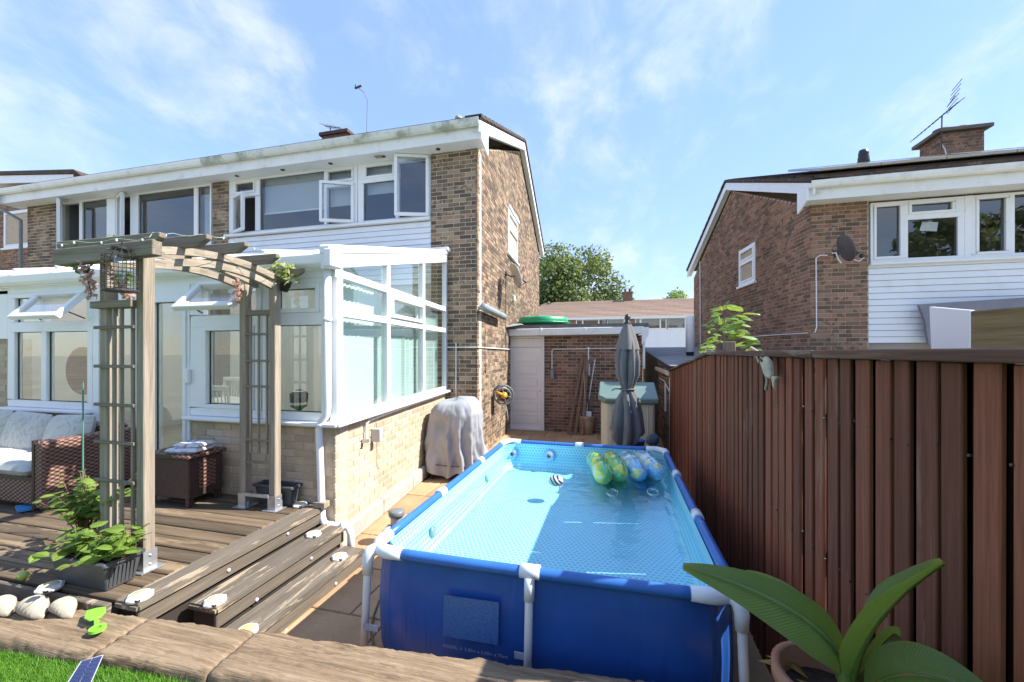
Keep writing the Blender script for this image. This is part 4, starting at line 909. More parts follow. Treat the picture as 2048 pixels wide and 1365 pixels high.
for z in (.35, 1.0, 1.62): MB().box(fx+.042, .25, z, fx+.08, 7.45, z+.07).build('rail', FWD, fen)
CAPW = wood('fence capping', [(.10, .045, .032), (.16, .08, .055), (.24, .15, .11)], 'y', peel=((.30, .24, .18), 7, .56, .6))
for a, b2 in ((.2, 2.1), (2.11, 3.35), (3.36, 4.35)): MB().box(fx-.05, a, 1.905, fx+.10, b2, 1.94).build('capping', CAPW, fen, bevel=.004)
MB().bar((fx+.02, 4.35, 1.92), (fx+.02, 7.45, 1.62), .12, .025).build('capping', CAPW, fen, bevel=.003)
PO = wood('grey post', [(.17, .13, .09), (.24, .19, .14), (.30, .25, .19)], 'z')
MB().box(fx-.022, 5.02, 0, fx-.012, 5.06, 1.84).build('cover_strip', PO, fen)
MB().box(fx+.08, 4.15, 0, fx+.17, 4.24, 2.03).build('post', PO, fen, bevel=.005); MB().box(fx-.0, 7.45, 0, fx+.07, 7.51, 1.63).build('post', UPVC2, fen, bevel=.005)

# ------------------------------------------------------------------ deck and steps
DZ = .45
DK = wood('weathered deck', [(.10, .070, .043), (.185, .130, .080), (.28, .20, .125)], 'x', .85, 26, .45, peel=((.34, .25, .15), 5, .58, .55))
DS = wood('worn step paint', [(.125, .105, .08), (.175, .145, .11), (.225, .19, .145)], 'y', .8, 26, .2, peel=((.42, .325, .22), 15, .55, .85))
DRK = wood('step riser', [(.15, .12, .088), (.20, .16, .12), (.25, .205, .155)], 'y', .8, 26, .2, peel=((.32, .23, .15), 6, .62, .6))
deck = thing('deck', (-3.5, 2.5, 0), 'weathered timber deck with three worn steps down towards the pool', 'deck')
y = 1.78; i = 0
while y < YC-.02:
    y1 = min(y+.135, YC+.06); MB().box(-7.6, y, DZ-.03, -2.90, y1, DZ+R.uniform(-.004, .001)).build('deck_board', DK, deck, bevel=.006); y += .148; i += 1
MB().box(-7.6, 1.76, 0, -2.92, YC, DZ-.05).build('joists', DRK, deck)
# steps: (x back, x nose, y0, y1, top)
for k, (xb, xn, ya, yb, z) in enumerate(((-2.895, -2.70, 1.76, YC-.02, DZ), (-2.70, -2.455, 2.04, YC-.08, .30), (-2.455, -2.205, 2.0, YC-.14, .15))):
    MB().box(xb, ya, z-.045, xn, yb, z+.001).build('tread', DS, deck, bevel=.012, seg=2)
    MB().box(xn-.05, ya+.02, z-.147, xn-.022, yb, z-.052).build('riser', DRK, deck, bevel=.006)
    MB().box(xb+.02 if k else -2.9, ya+.03, 0, xn-.055, yb-.01, z-.05).build('step_frame', plain('dark timber', (.035, .028, .022), .9) if 'dark timber' not in MATS else MATS['dark timber'], deck)
MB().box(-3.25, 1.72, DZ-.16, -2.90, 1.76, DZ-.005).build('fascia_board', DS, deck, bevel=.006); MB().box(-7.6, 1.735, DZ-.12, -3.26, 1.76, DZ-.01).build('fascia_board', DRK, deck, bevel=.006)
STUD = plain('pale violet lens', (.55, .45, .58), .3)
for u, v, x in ((457, 1141, -2.722), (575, 1068, -2.722), (513, 1200, -2.477), (622, 1117, -2.477), (572, 1262, -2.227), (671, 1168, -2.227)):
    q = at_line(u, v, x, 2, 0); MB().lathe((x, q.y, q.z), [(.014, -.01), (.014, .006), (.009, .011)], 10, (1, 0, 0)).build('stud_light', STUD, deck, True)
AMB = plain('cream lens', (.62, .54, .33), .35, .1, 30); WPL = plain('white lamp plastic', (.75, .75, .73), .35, .03)
def solar_light(u, v, z, label, lens=None):
    q = at_z(u, v, z+.02); q.z = z; t = thing('solar_light', q, label, 'solar light', 'solar deck lights')
    MB().lathe(q, [(.064, .0), (.064, .012), (.054, .027), (.046, .029), (.046, .025), (.0, .025)], 28).build('rim', WPL, t, True)
    MB().lathe(q, [(.0, .025), (.045, .025), (.040, .031), (.0, .033)], 24).build('lens', lens or AMB, t, True)
    for k in range(6):
        a = k*PI/3+.3; c, s = math.cos(a), math.sin(a); p_ = q+Vector((c*.060, s*.060, .014)); MB().ball(p_, .009, .009, .010, 8, 6).build('rim_bump', WPL, t, True)
    p_ = q+Vector((.043, -.043, .012)); MB().box(p_.x-.012, p_.y-.008, p_.z-.004, p_.x+.012, p_.y+.008, p_.z+.008).build('vent', DARK, t)
for u, v, z, l in ((280, 1190, DZ, 'round solar light at the near end of the top step'), (600, 1008, DZ, 'round solar light at the far end of the top step'), (430, 1200, .30, 'round solar light at the near end of the middle step'), (627, 1067, .30, 'round solar light at the far end of the middle step'), (494, 1260, .15, 'round solar light with yellow lens at the near end of the lowest step'), (679, 1112, .15, 'round solar light at the far end of the lowest step'), (100, 1172, DZ, 'round solar light in the shade beside the grey planter')):
    solar_light(u, v, z, l, plain('yellow lens', (.66, .60, .22), .35) if 'yellow' in l else None)

# ------------------------------------------------------------------ railway sleepers edging the lawn
SLP = wood('railway sleeper', [(.13, .088, .052), (.29, .205, .125), (.42, .31, .20)], 'x', .95, 42, .15, peel=((.085, .055, .035), 9, .60, .75), bmp=1.0)
def sleeper(xa_, xb_, ya_, yb_, label, wd=.30, top=.405):
    n = int((xb_-xa_)/.016); m_ = 14; t = Vector((xb_-xa_, yb_-ya_, 0)); s = Vector((-t.y, t.x, 0)).normalized(); L = t.length
    prof = [(-.012, -.35), (-.010, -.10), (-.008, -.05), (-.003, -.022), (.006, -.008)]+[(.02+.0125*j, .002*math.sin(j*1.7)) for j in range(21)]+[(.284, -.006), (.293, -.02), (.298, -.05), (.30, -.12), (.30, -.35)]
    vs = []
    for i in range(n+1):
        p_ = Vector((xa_, ya_, 0))+t*(i/n)
        for (a, z) in prof:
            q = p_+s*(a*wd/.30); k = mnoise.noise(Vector((q.x*4, q.y*14, z*14)))*.005+mnoise.noise(Vector((q.x*16, q.y*45, z*45)))*.005+mnoise.noise(Vector((q.x*40, q.y*110, z*90)))*.003
            crack = -.010*math.exp(-((a-.155-.012*mnoise.noise(Vector((q.x*5, 2, 0))))/.006)**2)
            endr = -.010*(math.exp(-i*.6)+math.exp(-(n-i)*.6))
            vs.append(Vector((q.x+(.012*mnoise.noise(q*9) if 0 < i < n else 0), q.y+s.y*k*(1 if a > .15 else -1)*1.4, top+z+(k if z > -.3 else 0)+crack+endr)))
    m_ = len(prof); fs = [(i*m_+j, (i+1)*m_+j, (i+1)*m_+j+1, i*m_+j+1) for i in range(n) for j in range(m_-1)]
    fs += [tuple(range(m_)), tuple(range((n+1)*m_-1, n*m_-1, -1))]
    o = MB().add(vs, fs).build('railway_sleeper', SLP, smooth=True); tag(o, label, 'sleeper', 'sleepers edging the lawn')
sy = lambda x: 1.505+.085*(x+2.2)
sleeper(-5.2, -2.585, sy(-5.2), sy(-2.585), 'old railway sleeper under the stone shells at the left')
sleeper(-2.575, -1.90, sy(-2.575), sy(-1.90), 'short railway sleeper between two joints below the steps')
sleeper(-1.89, 1.0, sy(-1.89), sy(1.0), 'long cracked railway sleeper in front of the pool')

# ------------------------------------------------------------------ pergola
PW = wood('pergola timber', [(.25, .20, .15), (.37, .305, .23), (.48, .41, .32)], 'z', .85, 34, .15, bmp=.4)
PWX = wood('pergola rafter', [(.19, .155, .12), (.27, .225, .17), (.37, .31, .24)], 'x', .85, 34, .15); PWY = wood('pergola arch', [(.27, .22, .165), (.39, .325, .245), (.50, .43, .335)], 'y', .85, 34, .15)
per = thing('pergola', (-3.3, 2.6, DZ), 'small weathered timber pergola arch with trellis sides on the deck', 'pergola')
px0, px1 = -3.46, -3.115; hw = .036; yf_, yb_ = 2.08, 3.17
for x in (px0, px1):
    for y, zt in ((yf_, 2.60), (yb_, 2.58)):
        MB().box(x-hw, y-hw, DZ+.03, x+hw, y+hw, zt).build('post', PW, per, bevel=.005)
        MB().ring(Fr((x, y, 0), (1, 0, 0), (0, -1, 0)), (-.001, .001, 0, .001), .0005, 0, .0005) if False else None
        sh = MB(); e = hw+.004
        for f_ in ((x-e-.003, y-e, x-e, y+e), (x+e, y-e, x+e+.003, y+e), (x-e-.003, y-e-.003, x+e+.003, y-e), (x-e-.003, y+e, x+e+.003, y+e+.003)): sh.box(f_[0], f_[1], DZ+.004, f_[2], f_[3], DZ+.135)
        sh.box(x-.075, y-.075, DZ+.001, x+.075, y+.075, DZ+.008); so_ = sh.build('post_shoe', METAL, per)
        for zz_ in (.04, .10): MB().lathe((x+e+.003, y, DZ+zz_), [(.008, 0), (.008, .006), (.004, .008)], 8, (1, 0, 0)).build('bolt', METAL, so_)
zr = lambda y: 2.72+.095*(1-((y-2.64)/.62)**2)-.085          # underside line of the rafters
for x in (px0, px1):
    for dz, nm in ((0, 'arch_beam'), (-.075, 'arch_beam')):
        N_ = 16; y0_, y1_ = (1.98, 3.30) if dz == 0 else (2.05, 3.22); k_ = 0
        pts = []
        for i in range(N_+1):
            yy = y0_+(y1_-y0_)*i/N_; pts.append((yy, zr(yy)+dz-(.0 if dz == 0 else .03*abs((yy-2.62)/.6)**2)))
        P_ = [(x-.022, y, z) for y, z in pts]+[(x-.022, y, z-.055) for y, z in reversed(pts)]
        vs = []; 
        mb = MB()
        for i in range(N_):
            (ya, za), (yb2, zb) = pts[i], pts[i+1]
            mb.add([(x-.022, ya, za-.055), (x+.022, ya, za-.055), (x+.022, yb2, zb-.055), (x-.022, yb2, zb-.055), (x-.022, ya, za), (x+.022, ya, za), (x+.022, yb2, zb), (x-.022, yb2, zb)], ((0, 3, 2, 1), (4, 5, 6, 7), (1, 2, 6, 5), (3, 0, 4, 7))+(((0, 1, 5, 4),) if i == 0 else ())+(((2, 3, 7, 6),) if i == N_-1 else ()))
        mb.build(nm, PWY, per)
for i, y in enumerate((2.0, 2.31, 2.62, 2.93, 3.23)):
    z = zr(y)+.004; e = .045
    MB().prism([(-3.80, y-.022, z+.03), (-3.74, y-.022, z-.01), (-2.93, y-.022, z-.01), (-2.845, y-.022, z+.04), (-2.845, y-.022, z+.072), (-3.80, y-.022, z+.072)], (0, .044, 0)).build('rafter', PWX, per, bevel=.004)
MB().prism([(-3.80, 1.955, 2.56), (-3.76, 1.955, 2.53), (-2.87, 1.955, 2.555), (-2.87, 1.955, 2.655), (-3.80, 1.955, 2.645)], (0, .06, 0)).build('front_beam', PWX, per, bevel=.005)
def trellis(y, x0, x1, z0, z1, xs, zs, side):
    for x in xs: MB().box(x-.009, y-.010, z0, x+.009, y+.010, z1).build('trellis_upright', PW, per, bevel=.002)
    for z in zs: MB().box(x0, y-.026, z-.011, x1, y-.011, z+.011).build('trellis_rung', PWX, per, bevel=.002)
zf = lambda v, x, y: 1.93+(705-v)/815*(-_s*x+_c*y)
trellis(yf_-.03, -3.52, -3.145, DZ+.04, 2.23, (-3.36, -3.29, -3.185), [zf(v, -3.3, 2.05) for v in (962, 885, 810, 733, 655)], 0)
MB().box(-3.55, yf_-.06, 2.235, -3.16, yf_+.03, 2.285).build('trellis_rail', PWX, per, bevel=.004)
trellis(yb_-.01, -3.43, -3.15, DZ+.52, 2.28, (-3.385, -3.29, -3.195), [zf(v, -3.3, 3.16) for v in (924, 880, 773, 722, 669)], 0)
MB().box(-3.43, yb_-.03, 2.28, -3.15, yb_+.02, 2.33).build('trellis_rail', PWX, per, bevel=.004); MB().box(-3.44, yb_-.06, DZ+.12, -3.14, yb_-.045, DZ+.15).build('trellis_rail', METAL, per)
PK = leaf_mat('pink blossom', (.52, .26, .27), (.70, .44, .45), .7, .4)
# string of lights along the pergola
sg = thing('string_lights', (-3.3, 2.0, 2.7), 'thin string of small lights trailing over the pergola beams', 'string lights')
L_ = []
for i in range(40):
    t = i/39; L_.append((-3.79+t*.93, 1.95+.02*math.sin(t*17), 2.66+.004*math.sin(t*29)+.02*(1-t)))
for i in range(30): t = i/29; y = 2.0+1.2*t; L_.append((-2.93-.06*math.sin(t*14), y, zr(y)+.085-.02*math.sin(t*24)**2))
MB().tube(L_, .002, 5).build('cable', plain('pale green cable', (.35, .48, .40), .5), sg)
for i in range(3, 68, 8): MB().ball(Vector(L_[i])+Vector((0, -.005, -.012)), .006, .006, .010, 8, 6).build('bulb', UPVC, sg, True)
def sprays(parent, pts, n, mat, L, spread, name='foliage'):
    mb = MB()
    for p_ in pts:
        for k in range(n): leafquad(mb, Vector(p_)+rv()*spread, rv()+Vector((0, 0, -.3)), Vector((0, -.5, .8))+rv()*.5, L*R.uniform(.7, 1.2), L*R.uniform(.6, .9))
    return mb.build(name, mat, parent)
gv = thing('artificial_garland', (-3.6, 1.95, 2.5), 'pink blossom garland with green leaves hanging under the front pergola beam', 'garland')
A = at_y(170, 532, 1.97); B = at_y(183, 590, 1.97)
sprays(gv, [A.lerp(B, i/7) for i in range(8)]+[at_y(208+i*6, 520+i*9, 2.0) for i in range(9)], 16, PK, .032, .034, 'blossom'); sprays(gv, [at_y(u, v, 1.97) for u, v in ((140, 525), (148, 535), (152, 540), (170, 522), (171, 542), (178, 537))], 2, LEAF, .05, .012, 'leaf')
MB().tube([at_y(150, 520, 1.97), at_y(172, 545, 1.97), A, B], .004, 5).build('stem', BARK, gv); sprays(gv, [at_y(u, v, 1.99) for u, v in ((240, 555), (250, 560), (255, 550), (160, 484), (228, 470))], 4, LEAF2, .045, .016, 'leaf')
gv2 = thing('artificial_garland', (-3.46, 3.1, 2.4), 'pink blossom spray hanging by the rear left pergola post', 'garland'); sprays(gv2, [at_y(474+i % 3, 562+i*6, 3.05) for i in range(7)], 14, PK, .034, .034, 'blossom')
# hanging pot with pale leaves
hp = thing('hanging_pot', at_y(568, 570, 3.2), 'small black pot with pale green leaves hanging at the rear pergola rafter', 'hanging pot')
q = at_y(568, 572, 3.2); MB().lathe(q+Vector((0, 0, -.05)), [(.035, 0), (.05, .09), (.055, .09), (.05, .10)], 14, (.35, -.1, .9)).build('pot', BLACK, hp, True)
sprays(hp, [at_y(u, v, 3.19) for u, v in ((543, 532), (550, 540), (558, 528), (566, 535), (573, 530), (548, 552), (556, 560), (580, 556), (578, 566), (552, 568), (562, 545), (570, 545), (590, 560))], 7, leaf_mat('pale variegated leaf', (.30, .36, .10), (.52, .58, .25), .5, .4), .065, .035, 'leaf')
# bird feeder cage
bq = at_y(248, 545, 1.93); FD = thing('bird_feeder', bq, 'round wire cage bird feeder hanging from the front pergola beam', 'bird feeder')
r_ = .088; zt, zb = at_y(248, 515, 1.93).z, at_y(248, 582, 1.93).z; cy = Vector((bq.x, 1.93-.02, 0))
mb = MB()
for k in range(14):
    a = 2*PI*k/14; d = Vector((math.cos(a), math.sin(a), 0))*r_
    mb.tube([cy+d+Vector((0, 0, zb)), cy+d+Vector((0, 0, zt)), cy+d*.75+Vector((0, 0, zt+.035)), cy+d*.15+Vector((0, 0, zt+.05))], .0022, 4)
for j in range(9): z = zb+(zt-zb)*j/8; mb.tube([cy+Vector((math.cos(2*PI*k/20)*r_, math.sin(2*PI*k/20)*r_, z)) for k in range(21)], .0022, 4)
mb.build('wire_cage', DARK, FD); MB().lathe(cy+Vector((0, 0, zb-.008)), [(r_+.004, 0), (r_+.004, .012), (.0, .014)], 20).build('base_tray', DARK, FD); MB().lathe(cy+Vector((0, 0, zt+.045)), [(.05, 0), (.05, .012), (.0, .025)], 16).build('top_cap', BLACK, FD)
MB().lathe(cy+Vector((0, 0, zb)), [(.03, .01), (.03, zt-zb-.03), (.025, zt-zb)], 12).build('seed_tube', glass_mat('clear tube', (.8, .85, .8)), FD, True); MB().tube([cy+Vector((0, 0, zt+.06)), cy+Vector((.02, 0, zt+.10)), cy+Vector((-.01, .03, zt+.14))], .003, 5).build('hanger', DARK, FD)
# ------------------------------------------------------------------ pool
PX0, PX1, PY0, PY1, PZ = -1.43, .57, 2.16, 5.24, .745
m, nt, b = new_mat('blue vinyl'); p = vec_pos(nt)
LK(nt, ramp(nt, noise_t(nt, p, 2, 3), [(.3, (.016, .075, .30)), (.7, (.026, .11, .40))]), b.inputs['Base Color']); b.inputs['Roughness'].default_value = .36
bump(nt, b, noise_t(nt, vec_pos(nt, (5, 5, .8)), 2, 3, .5, .8), .25, .03); VINYL = m
RIM = plain('rim sleeve vinyl', (.035, .15, .47), .38, .1, 4)
def mosaic(name, wall):
    m, nt, b = new_mat(name); g = NN(nt, 'ShaderNodeNewGeometry'); s = NN(nt, 'ShaderNodeSeparateXYZ'); LK(nt, g.outputs['Position'], s.inputs[0]); K = 26.0
    if wall: a, c = M(nt, 'ADD', s.outputs[0], s.outputs[1]), s.outputs[2]
    else: a, c = s.outputs[0], s.outputs[1]
    c = M(nt, 'MULTIPLY', c, K*1.1); rw = M(nt, 'FLOOR', c); a = M(nt, 'MULTIPLY_ADD', M(nt, 'MODULO', M(nt, 'ABSOLUTE', rw), 2), .5, M(nt, 'MULTIPLY', a, K))
    fa = M(nt, 'SUBTRACT', M(nt, 'FRACT', a), .5); fc = M(nt, 'SUBTRACT', M(nt, 'FRACT', c), .5)
    d = M(nt, 'SQRT', M(nt, 'ADD', M(nt, 'MULTIPLY', fa, fa), M(nt, 'MULTIPLY', M(nt, 'MULTIPLY', fc, fc), 1.1)))
    k = rng(nt, d, .30, .42); LK(nt, mixc(nt, k, (.19, .57, .75), (.46, .78, .87)), b.inputs['Base Color']); b.inputs['Roughness'].default_value = .45; return m
pool = thing('swimming_pool', ((PX0+PX1)/2, (PY0+PY1)/2, 0), 'blue rectangular above-ground frame pool filled with water', 'pool')
def ringpts(o, z, ch=.13):
    x0, x1, y0, y1 = PX0-o, PX1+o, PY0-o, PY1+o; pts = []
    N_ = 10
    def seg(a, b2): 
        for i in range(N_): t = i/N_; pts.append(Vector((a[0]+(b2[0]-a[0])*t, a[1]+(b2[1]-a[1])*t, z)))
    C = [(x0+ch, y0), (x1-ch, y0), (x1, y0+ch), (x1, y1-ch), (x1-ch, y1), (x0+ch, y1), (x0, y1-ch), (x0, y0+ch)]
    for i in range(8): seg(C[i], C[(i+1) % 8])
    return pts
def loft(rings, flip=False):
    n = len(rings[0]); vs = [p_ for r in rings for p_ in r]; fs = [(i*n+k, i*n+(k+1) % n, (i+1)*n+(k+1) % n, (i+1)*n+k) for i in range(len(rings)-1) for k in range(n)]
    return MB().add(vs, [tuple(reversed(f_)) for f_ in fs] if flip else fs)
def wob(r, z):
    out = []
    for i, p_ in enumerate(r):
        k = .006*math.sin(i*1.9)*min(1, (PZ-z)*3)*min(1, z*6+.2); d = Vector((p_.x-(PX0+PX1)/2, p_.y-(PY0+PY1)/2, 0)); d.normalize(); out.append(p_+d*k)
    return out
zs = [.02, .05, .12, .25, .40, .55, .66, .735]; of = [-.10, -.01, .0, .005, .008, .004, -.004, -.02]
loft([wob(ringpts(o, z), z) for z, o in zip(zs, of)]).build('outer_liner', VINYL, pool, True)
inn = [ringpts(-.10, .40), ringpts(-.05, .42)]+[wob(ringpts(o-.016, z), z) for z, o in zip(zs[5:], of[5:])]
loft(inn, True).build('inner_liner', mosaic('mosaic wall', True), pool, True)
MB().poly(ringpts(-.095, .399)).build('pool_floor', mosaic('mosaic floor', False), pool)
m, nt, b = new_mat('pool water'); nt.nodes.remove(b); g = NN(nt, 'ShaderNodeBsdfGlossy'); g.inputs['Roughness'].default_value = .01; t = NN(nt, 'ShaderNodeBsdfTransparent'); t.inputs[0].default_value = (.82, .95, .98, 1)
bn = NN(nt, 'ShaderNodeBump'); bn.inputs['Strength'].default_value = .4; bn.inputs['Distance'].default_value = .03; LK(nt, noise_t(nt, vec_pos(nt), 5, 3, .5, .3), bn.inputs['Height'])
fr = schlick(nt, .02, bn.outputs[0]); LK(nt, bn.outputs[0], g.inputs['Normal'])
ms = NN(nt, 'ShaderNodeMixShader'); LK(nt, fr, ms.inputs[0]); LK(nt, t.outputs[0], ms.inputs[1]); LK(nt, g.outputs[0], ms.inputs[2]); LK(nt, ms.outputs[0], nt.nodes['Material Output'].inputs[0])
wt = MB().poly(ringpts(-.001, .60)).build('water', m, kind='stuff'); tag(wt, 'clear water filling the blue pool', 'water')
rr = .031; ch = .17
for a, b2 in (((PX0+ch, PY0), (PX1-ch, PY0)), ((PX0+ch, PY1), (PX1-ch, PY1)), ((PX0, PY0+ch), (PX0, PY1-ch)), ((PX1, PY0+ch), (PX1, PY1-ch))):
    n = 16; MB().tube([(a[0]+(b2[0]-a[0])*i/n, a[1]+(b2[1]-a[1])*i/n, PZ-.006*math.sin(PI*i/n)) for i in range(n+1)], rr, 12).build('rim_tube', RIM, pool, True)
WHT = plain('white joint plastic', (.74, .76, .80), .35, .04, 5)
def leg(x, y, dx, dy):
    l_ = MB().tube([(x+dx*.2, y+dy*.2, PZ-.03), (x+dx*.35, y+dy*.35, PZ-.12), (x+dx, y+dy, .02)], .0225, 12).build('leg', WHT, pool, True)
    MB().tube([(x+dx*.2, y+dy*.2, PZ-.02), (x+dx*.33, y+dy*.33, PZ-.14)], .029, 12).build('leg_socket', WHT, l_, True); MB().lathe((x+dx, y+dy, .0), [(.04, 0), (.04, .02), (.03, .04)], 12).build('foot', WHT, l_)
def tee(x, y, ax, dx, dy):
    a = Vector(ax); c = Vector((x, y, PZ)); MB().tube([c-a*.055, c-a*.054, c+a*.054, c+a*.055], [.034, .038, .038, .034], 14).build('tee_joint', WHT, pool, True)
    leg(x, y, dx, dy); d = Vector((dx, dy, 0)); d.normalize(); MB().box(min(x+dx*.6, x+dx*.6-d.y*0-.0)-.028-.0, y+dy*.6-.012, .33, x+dx*.6+.028, y+dy*.6+.012, .36) if False else None
tee((PX0+PX1)/2-.02, PY0, (1, 0, 0), 0, -.085); tee((PX0+PX1)/2-.02, PY1, (1, 0, 0), 0, .085)
for y in (PY0+(PY1-PY0)/3, PY0+2*(PY1-PY0)/3): tee(PX0, y, (0, 1, 0), -.085, 0); tee(PX1, y, (0, 1, 0), .085, 0)
for sx, sy_, x, y in ((1, 1, PX0, PY0), (-1, 1, PX1, PY0), (1, -1, PX0, PY1), (-1, -1, PX1, PY1)):
    r0 = .135; pts = [(x+sx*.215, y, PZ), (x+sx*r0, y, PZ)]+[(x+sx*r0*(1-math.sin(a)), y+sy_*r0*(1-math.cos(a)), PZ) for a in (PI*k/16 for k in range(1, 8))]+[(x, y+sy_*r0, PZ), (x, y+sy_*.215, PZ)]
    MB().tube(pts, [.036]+[.039]*(len(pts)-2)+[.036], 14).build('corner_joint', WHT, pool, True)
    MB().tube([(x+sx*.05, y+sy_*.05, PZ), (x, y, PZ-.01), (x-sx*.01, y-sy_*.01, PZ-.06), (x-sx*.01, y-sy_*.01, PZ-.13)], [.038, .039, .034, .030], 12).build('corner_socket', WHT, pool, True); leg(x-sx*.0, y-sy_*.0, -sx*.03, -sy_*.03)
# strap tabs and fittings
STP = plain('grey strap', (.36, .40, .48), .6)
for x, y in (((PX0+PX1)/2-.02, PY0), (PX0, PY0)): MB().box(x-.01 if x < -1 else x-.075, y-.055, .30, x+.085 if x < -1 else x-.01, y-.048, .335).build('strap', STP, pool)
for u in (1026, 1099):
    q = at_y(u, 917, PY1-.03); MB().lathe((q.x, PY1-.035, .60), [(.075, 0), (.075, .012), (.06, .022), (.0, .024)], 20, (0, -1, .15)).build('inlet_fitting', plain('pale blue fitting', (.35, .55, .82), .4) if 'pale blue fitting' not in MATS else MATS['pale blue fitting'], pool, True)
    MB().ball((q.x, PY1-.07, .60), .025, .03, .025).build('inlet_nozzle', DARK, pool, True)
for y in (2.95, 4.35): MB().lathe((PX0+.03, y, .52), [(.045, 0), (.045, .012), (.0, .016)], 16, (1, 0, 0)).build('inlet_fitting', GREYP, pool, True)
# printed safety panel and model line on the near wall
m, nt, b = new_mat('printed panel'); g = NN(nt, 'ShaderNodeNewGeometry'); s = NN(nt, 'ShaderNodeSeparateXYZ'); LK(nt, g.outputs['Position'], s.inputs[0])
ln = M(nt, 'MULTIPLY', M(nt, 'GREATER_THAN', M(nt, 'FRACT', M(nt, 'MULTIPLY', s.outputs[2], 95)), .5), rng(nt, noise_t(nt, vec_pos(nt, (60, 1, 200)), 1, 2), .42, .55))
LK(nt, mixc(nt, M(nt, 'MULTIPLY', ln, .6), (.032, .115, .33), (.10, .22, .43)), b.inputs['Base Color']); b.inputs['Roughness'].default_value = .45; PRINT = m
zpan = [at_y(u, v, PY0-.03) for u, v in ((889, 1188), (999, 1203), (997, 1288), (887, 1270))]
def onwall(P): return (P.x, PY0-.040, P.z)
MB().add([onwall(q) for q in zpan], [(0, 3, 2, 1)]).build('printed_panel', PRINT, pool)
fcv = bpy.data.curves.new('model_line', 'FONT'); fcv.body = 'MODEL: A 3.00m x 2.00m x 75cm'; fcv.size = .024; fcv.extrude = .0004; fcv.space_character = 1.12
fo = bpy.data.objects.new('tmp', fcv); COL.objects.link(fo); dg = bpy.context.evaluated_depsgraph_get(); tm = bpy.data.meshes.new_from_object(fo.evaluated_get(dg)); bpy.data.objects.remove(fo)
q = at_y(886, 1294, PY0-.04); tm.transform(Matrix.Translation((q.x, PY0-.0405, q.z)) @ Matrix.Rotation(math.radians(-.5), 4, 'Y') @ Matrix.Rotation(PI/2, 4, 'X')); tm.materials.clear(); tm.materials.append(plain('white print', (.30, .38, .52), .5)); put('model_lettering', tm, pool)
# pump beside the pool
pb = Vector((-2.16, 3.72, 0)); pump = thing('filter_pump', pb, 'small grey cylindrical filter pump beside the near left pool corner', 'pump')
LG = plain('light grey plastic', (.45, .45, .42), .45, .08, 5)
MB().lathe(pb, [(.075, 0), (.075, .03), (.06, .05), (.06, .27), (.065, .28)], 18).build('body', LG, pump, True); MB().lathe(pb+Vector((0, 0, .27)), [(.075, 0), (.08, .015), (.08, .05), (.06, .06), (.03, .065), (.0, .065)], 18).build('cap', plain('dark grey cap', (.16, .17, .18), .45), pump, True)
MB().tube([pb+Vector((.05, -.02, .20)), pb+Vector((.25, .0, .24)), pb+Vector((.5, .15, .40)), (PX0-.02, 3.95, .50)], .022, 8).build('hose', LG, pump, True); MB().tube([pb+Vector((-.04, -.05, .19)), pb+Vector((-.08, -.10, .14)), pb+Vector((-.05, -.16, .04)), pb+Vector((.2, -.3, .03)), (PX0-.02, 3.1, .35)], .022, 8).build('hose', LG, pump, True)
# cable lying on the slabs in front of the pool
tag(MB().tube([at_z(u, v, .006) for u, v in ((775, 1165), (768, 1185), (757, 1205), (746, 1235), (742, 1265), (747, 1290), (757, 1318))], .008, 6).build('power_cable', plain('olive cable', (.10, .10, .05), .7)), 'thin dark cable curving over the paving by the pool leg', 'cable')
# floats
def blotch(name, a, b_, c):
    m, nt, bs = new_mat(name); p = vec_pos(nt); n = noise_t(nt, p, 7, 2); o = mixc(nt, rng(nt, n, .5, .56), a, b_); o = mixc(nt, rng(nt, noise_t(nt, vec_pos(nt, off=(5, 2, 1)), 9, 2), .56, .62), o, c); LK(nt, o, bs.inputs['Base Color']); bs.inputs['Roughness'].default_value = .15
    bs.inputs['Coat Weight'].default_value = .5; return m
CLEAR = glass_mat('clear vinyl', (.86, .95, .97), 1.2)
def floaty(name, lobes, mat, label, sheet):
    c = at_z(*lobes[0][0], .62); t = thing(name, c, label, 'pool float', 'inflatable floats in the pool')
    for (a, b2) in lobes:
        A, B = at_z(*a, .65), at_z(*b2, .68); n = 26; rad = [.098*max(.2, math.sin(PI*min(.5, 3.0*min(i, n-i)/n+.10)))*(1+.035*math.cos(i*2*PI/6.5)) for i in range(n+1)]
        MB().tube([A.lerp(B, i/n)+Vector((0, 0, .035*math.sin(PI*i/n))) for i in range(n+1)], rad, 16).build('air_chamber', mat, t, True)
    Q = [at_z(u, v, .607) for u, v in sheet]; MB().add(Q+[q+Vector((0, 0, .004)) for q in Q], [tuple(range(len(Q))), tuple(range(2*len(Q)-1, len(Q)-1, -1))]).build('clear_sheet', CLEAR, t)
    e = at_z(sheet[-2][0], sheet[-2][1], .61); MB().tube([e+Vector((math.cos(k*PI/8)*.05, -.05+math.sin(k*PI/8)*.09, .012)) for k in range(17)], .010, 8).build('handle', CLEAR, t, True)
floaty('pool_float', (((1186, 918), (1210, 960)), ((1216, 916), (1242, 955))), blotch('green print', (.16, .55, .16), (.66, .70, .08), (.45, .78, .62)), 'green and yellow inflatable float in the far right of the pool', [(1176, 925), (1205, 912), (1245, 940), (1256, 975), (1225, 985), (1190, 965)])
floaty('pool_float', (((1246, 915), (1282, 954)), ((1274, 914), (1318, 952))), blotch('blue print', (.18, .50, .78), (.58, .78, .84), (.66, .72, .25)), 'blue and white inflatable float beside the green one', [(1258, 955), (1280, 915), (1325, 940), (1322, 962), (1305, 984), (1270, 975)])
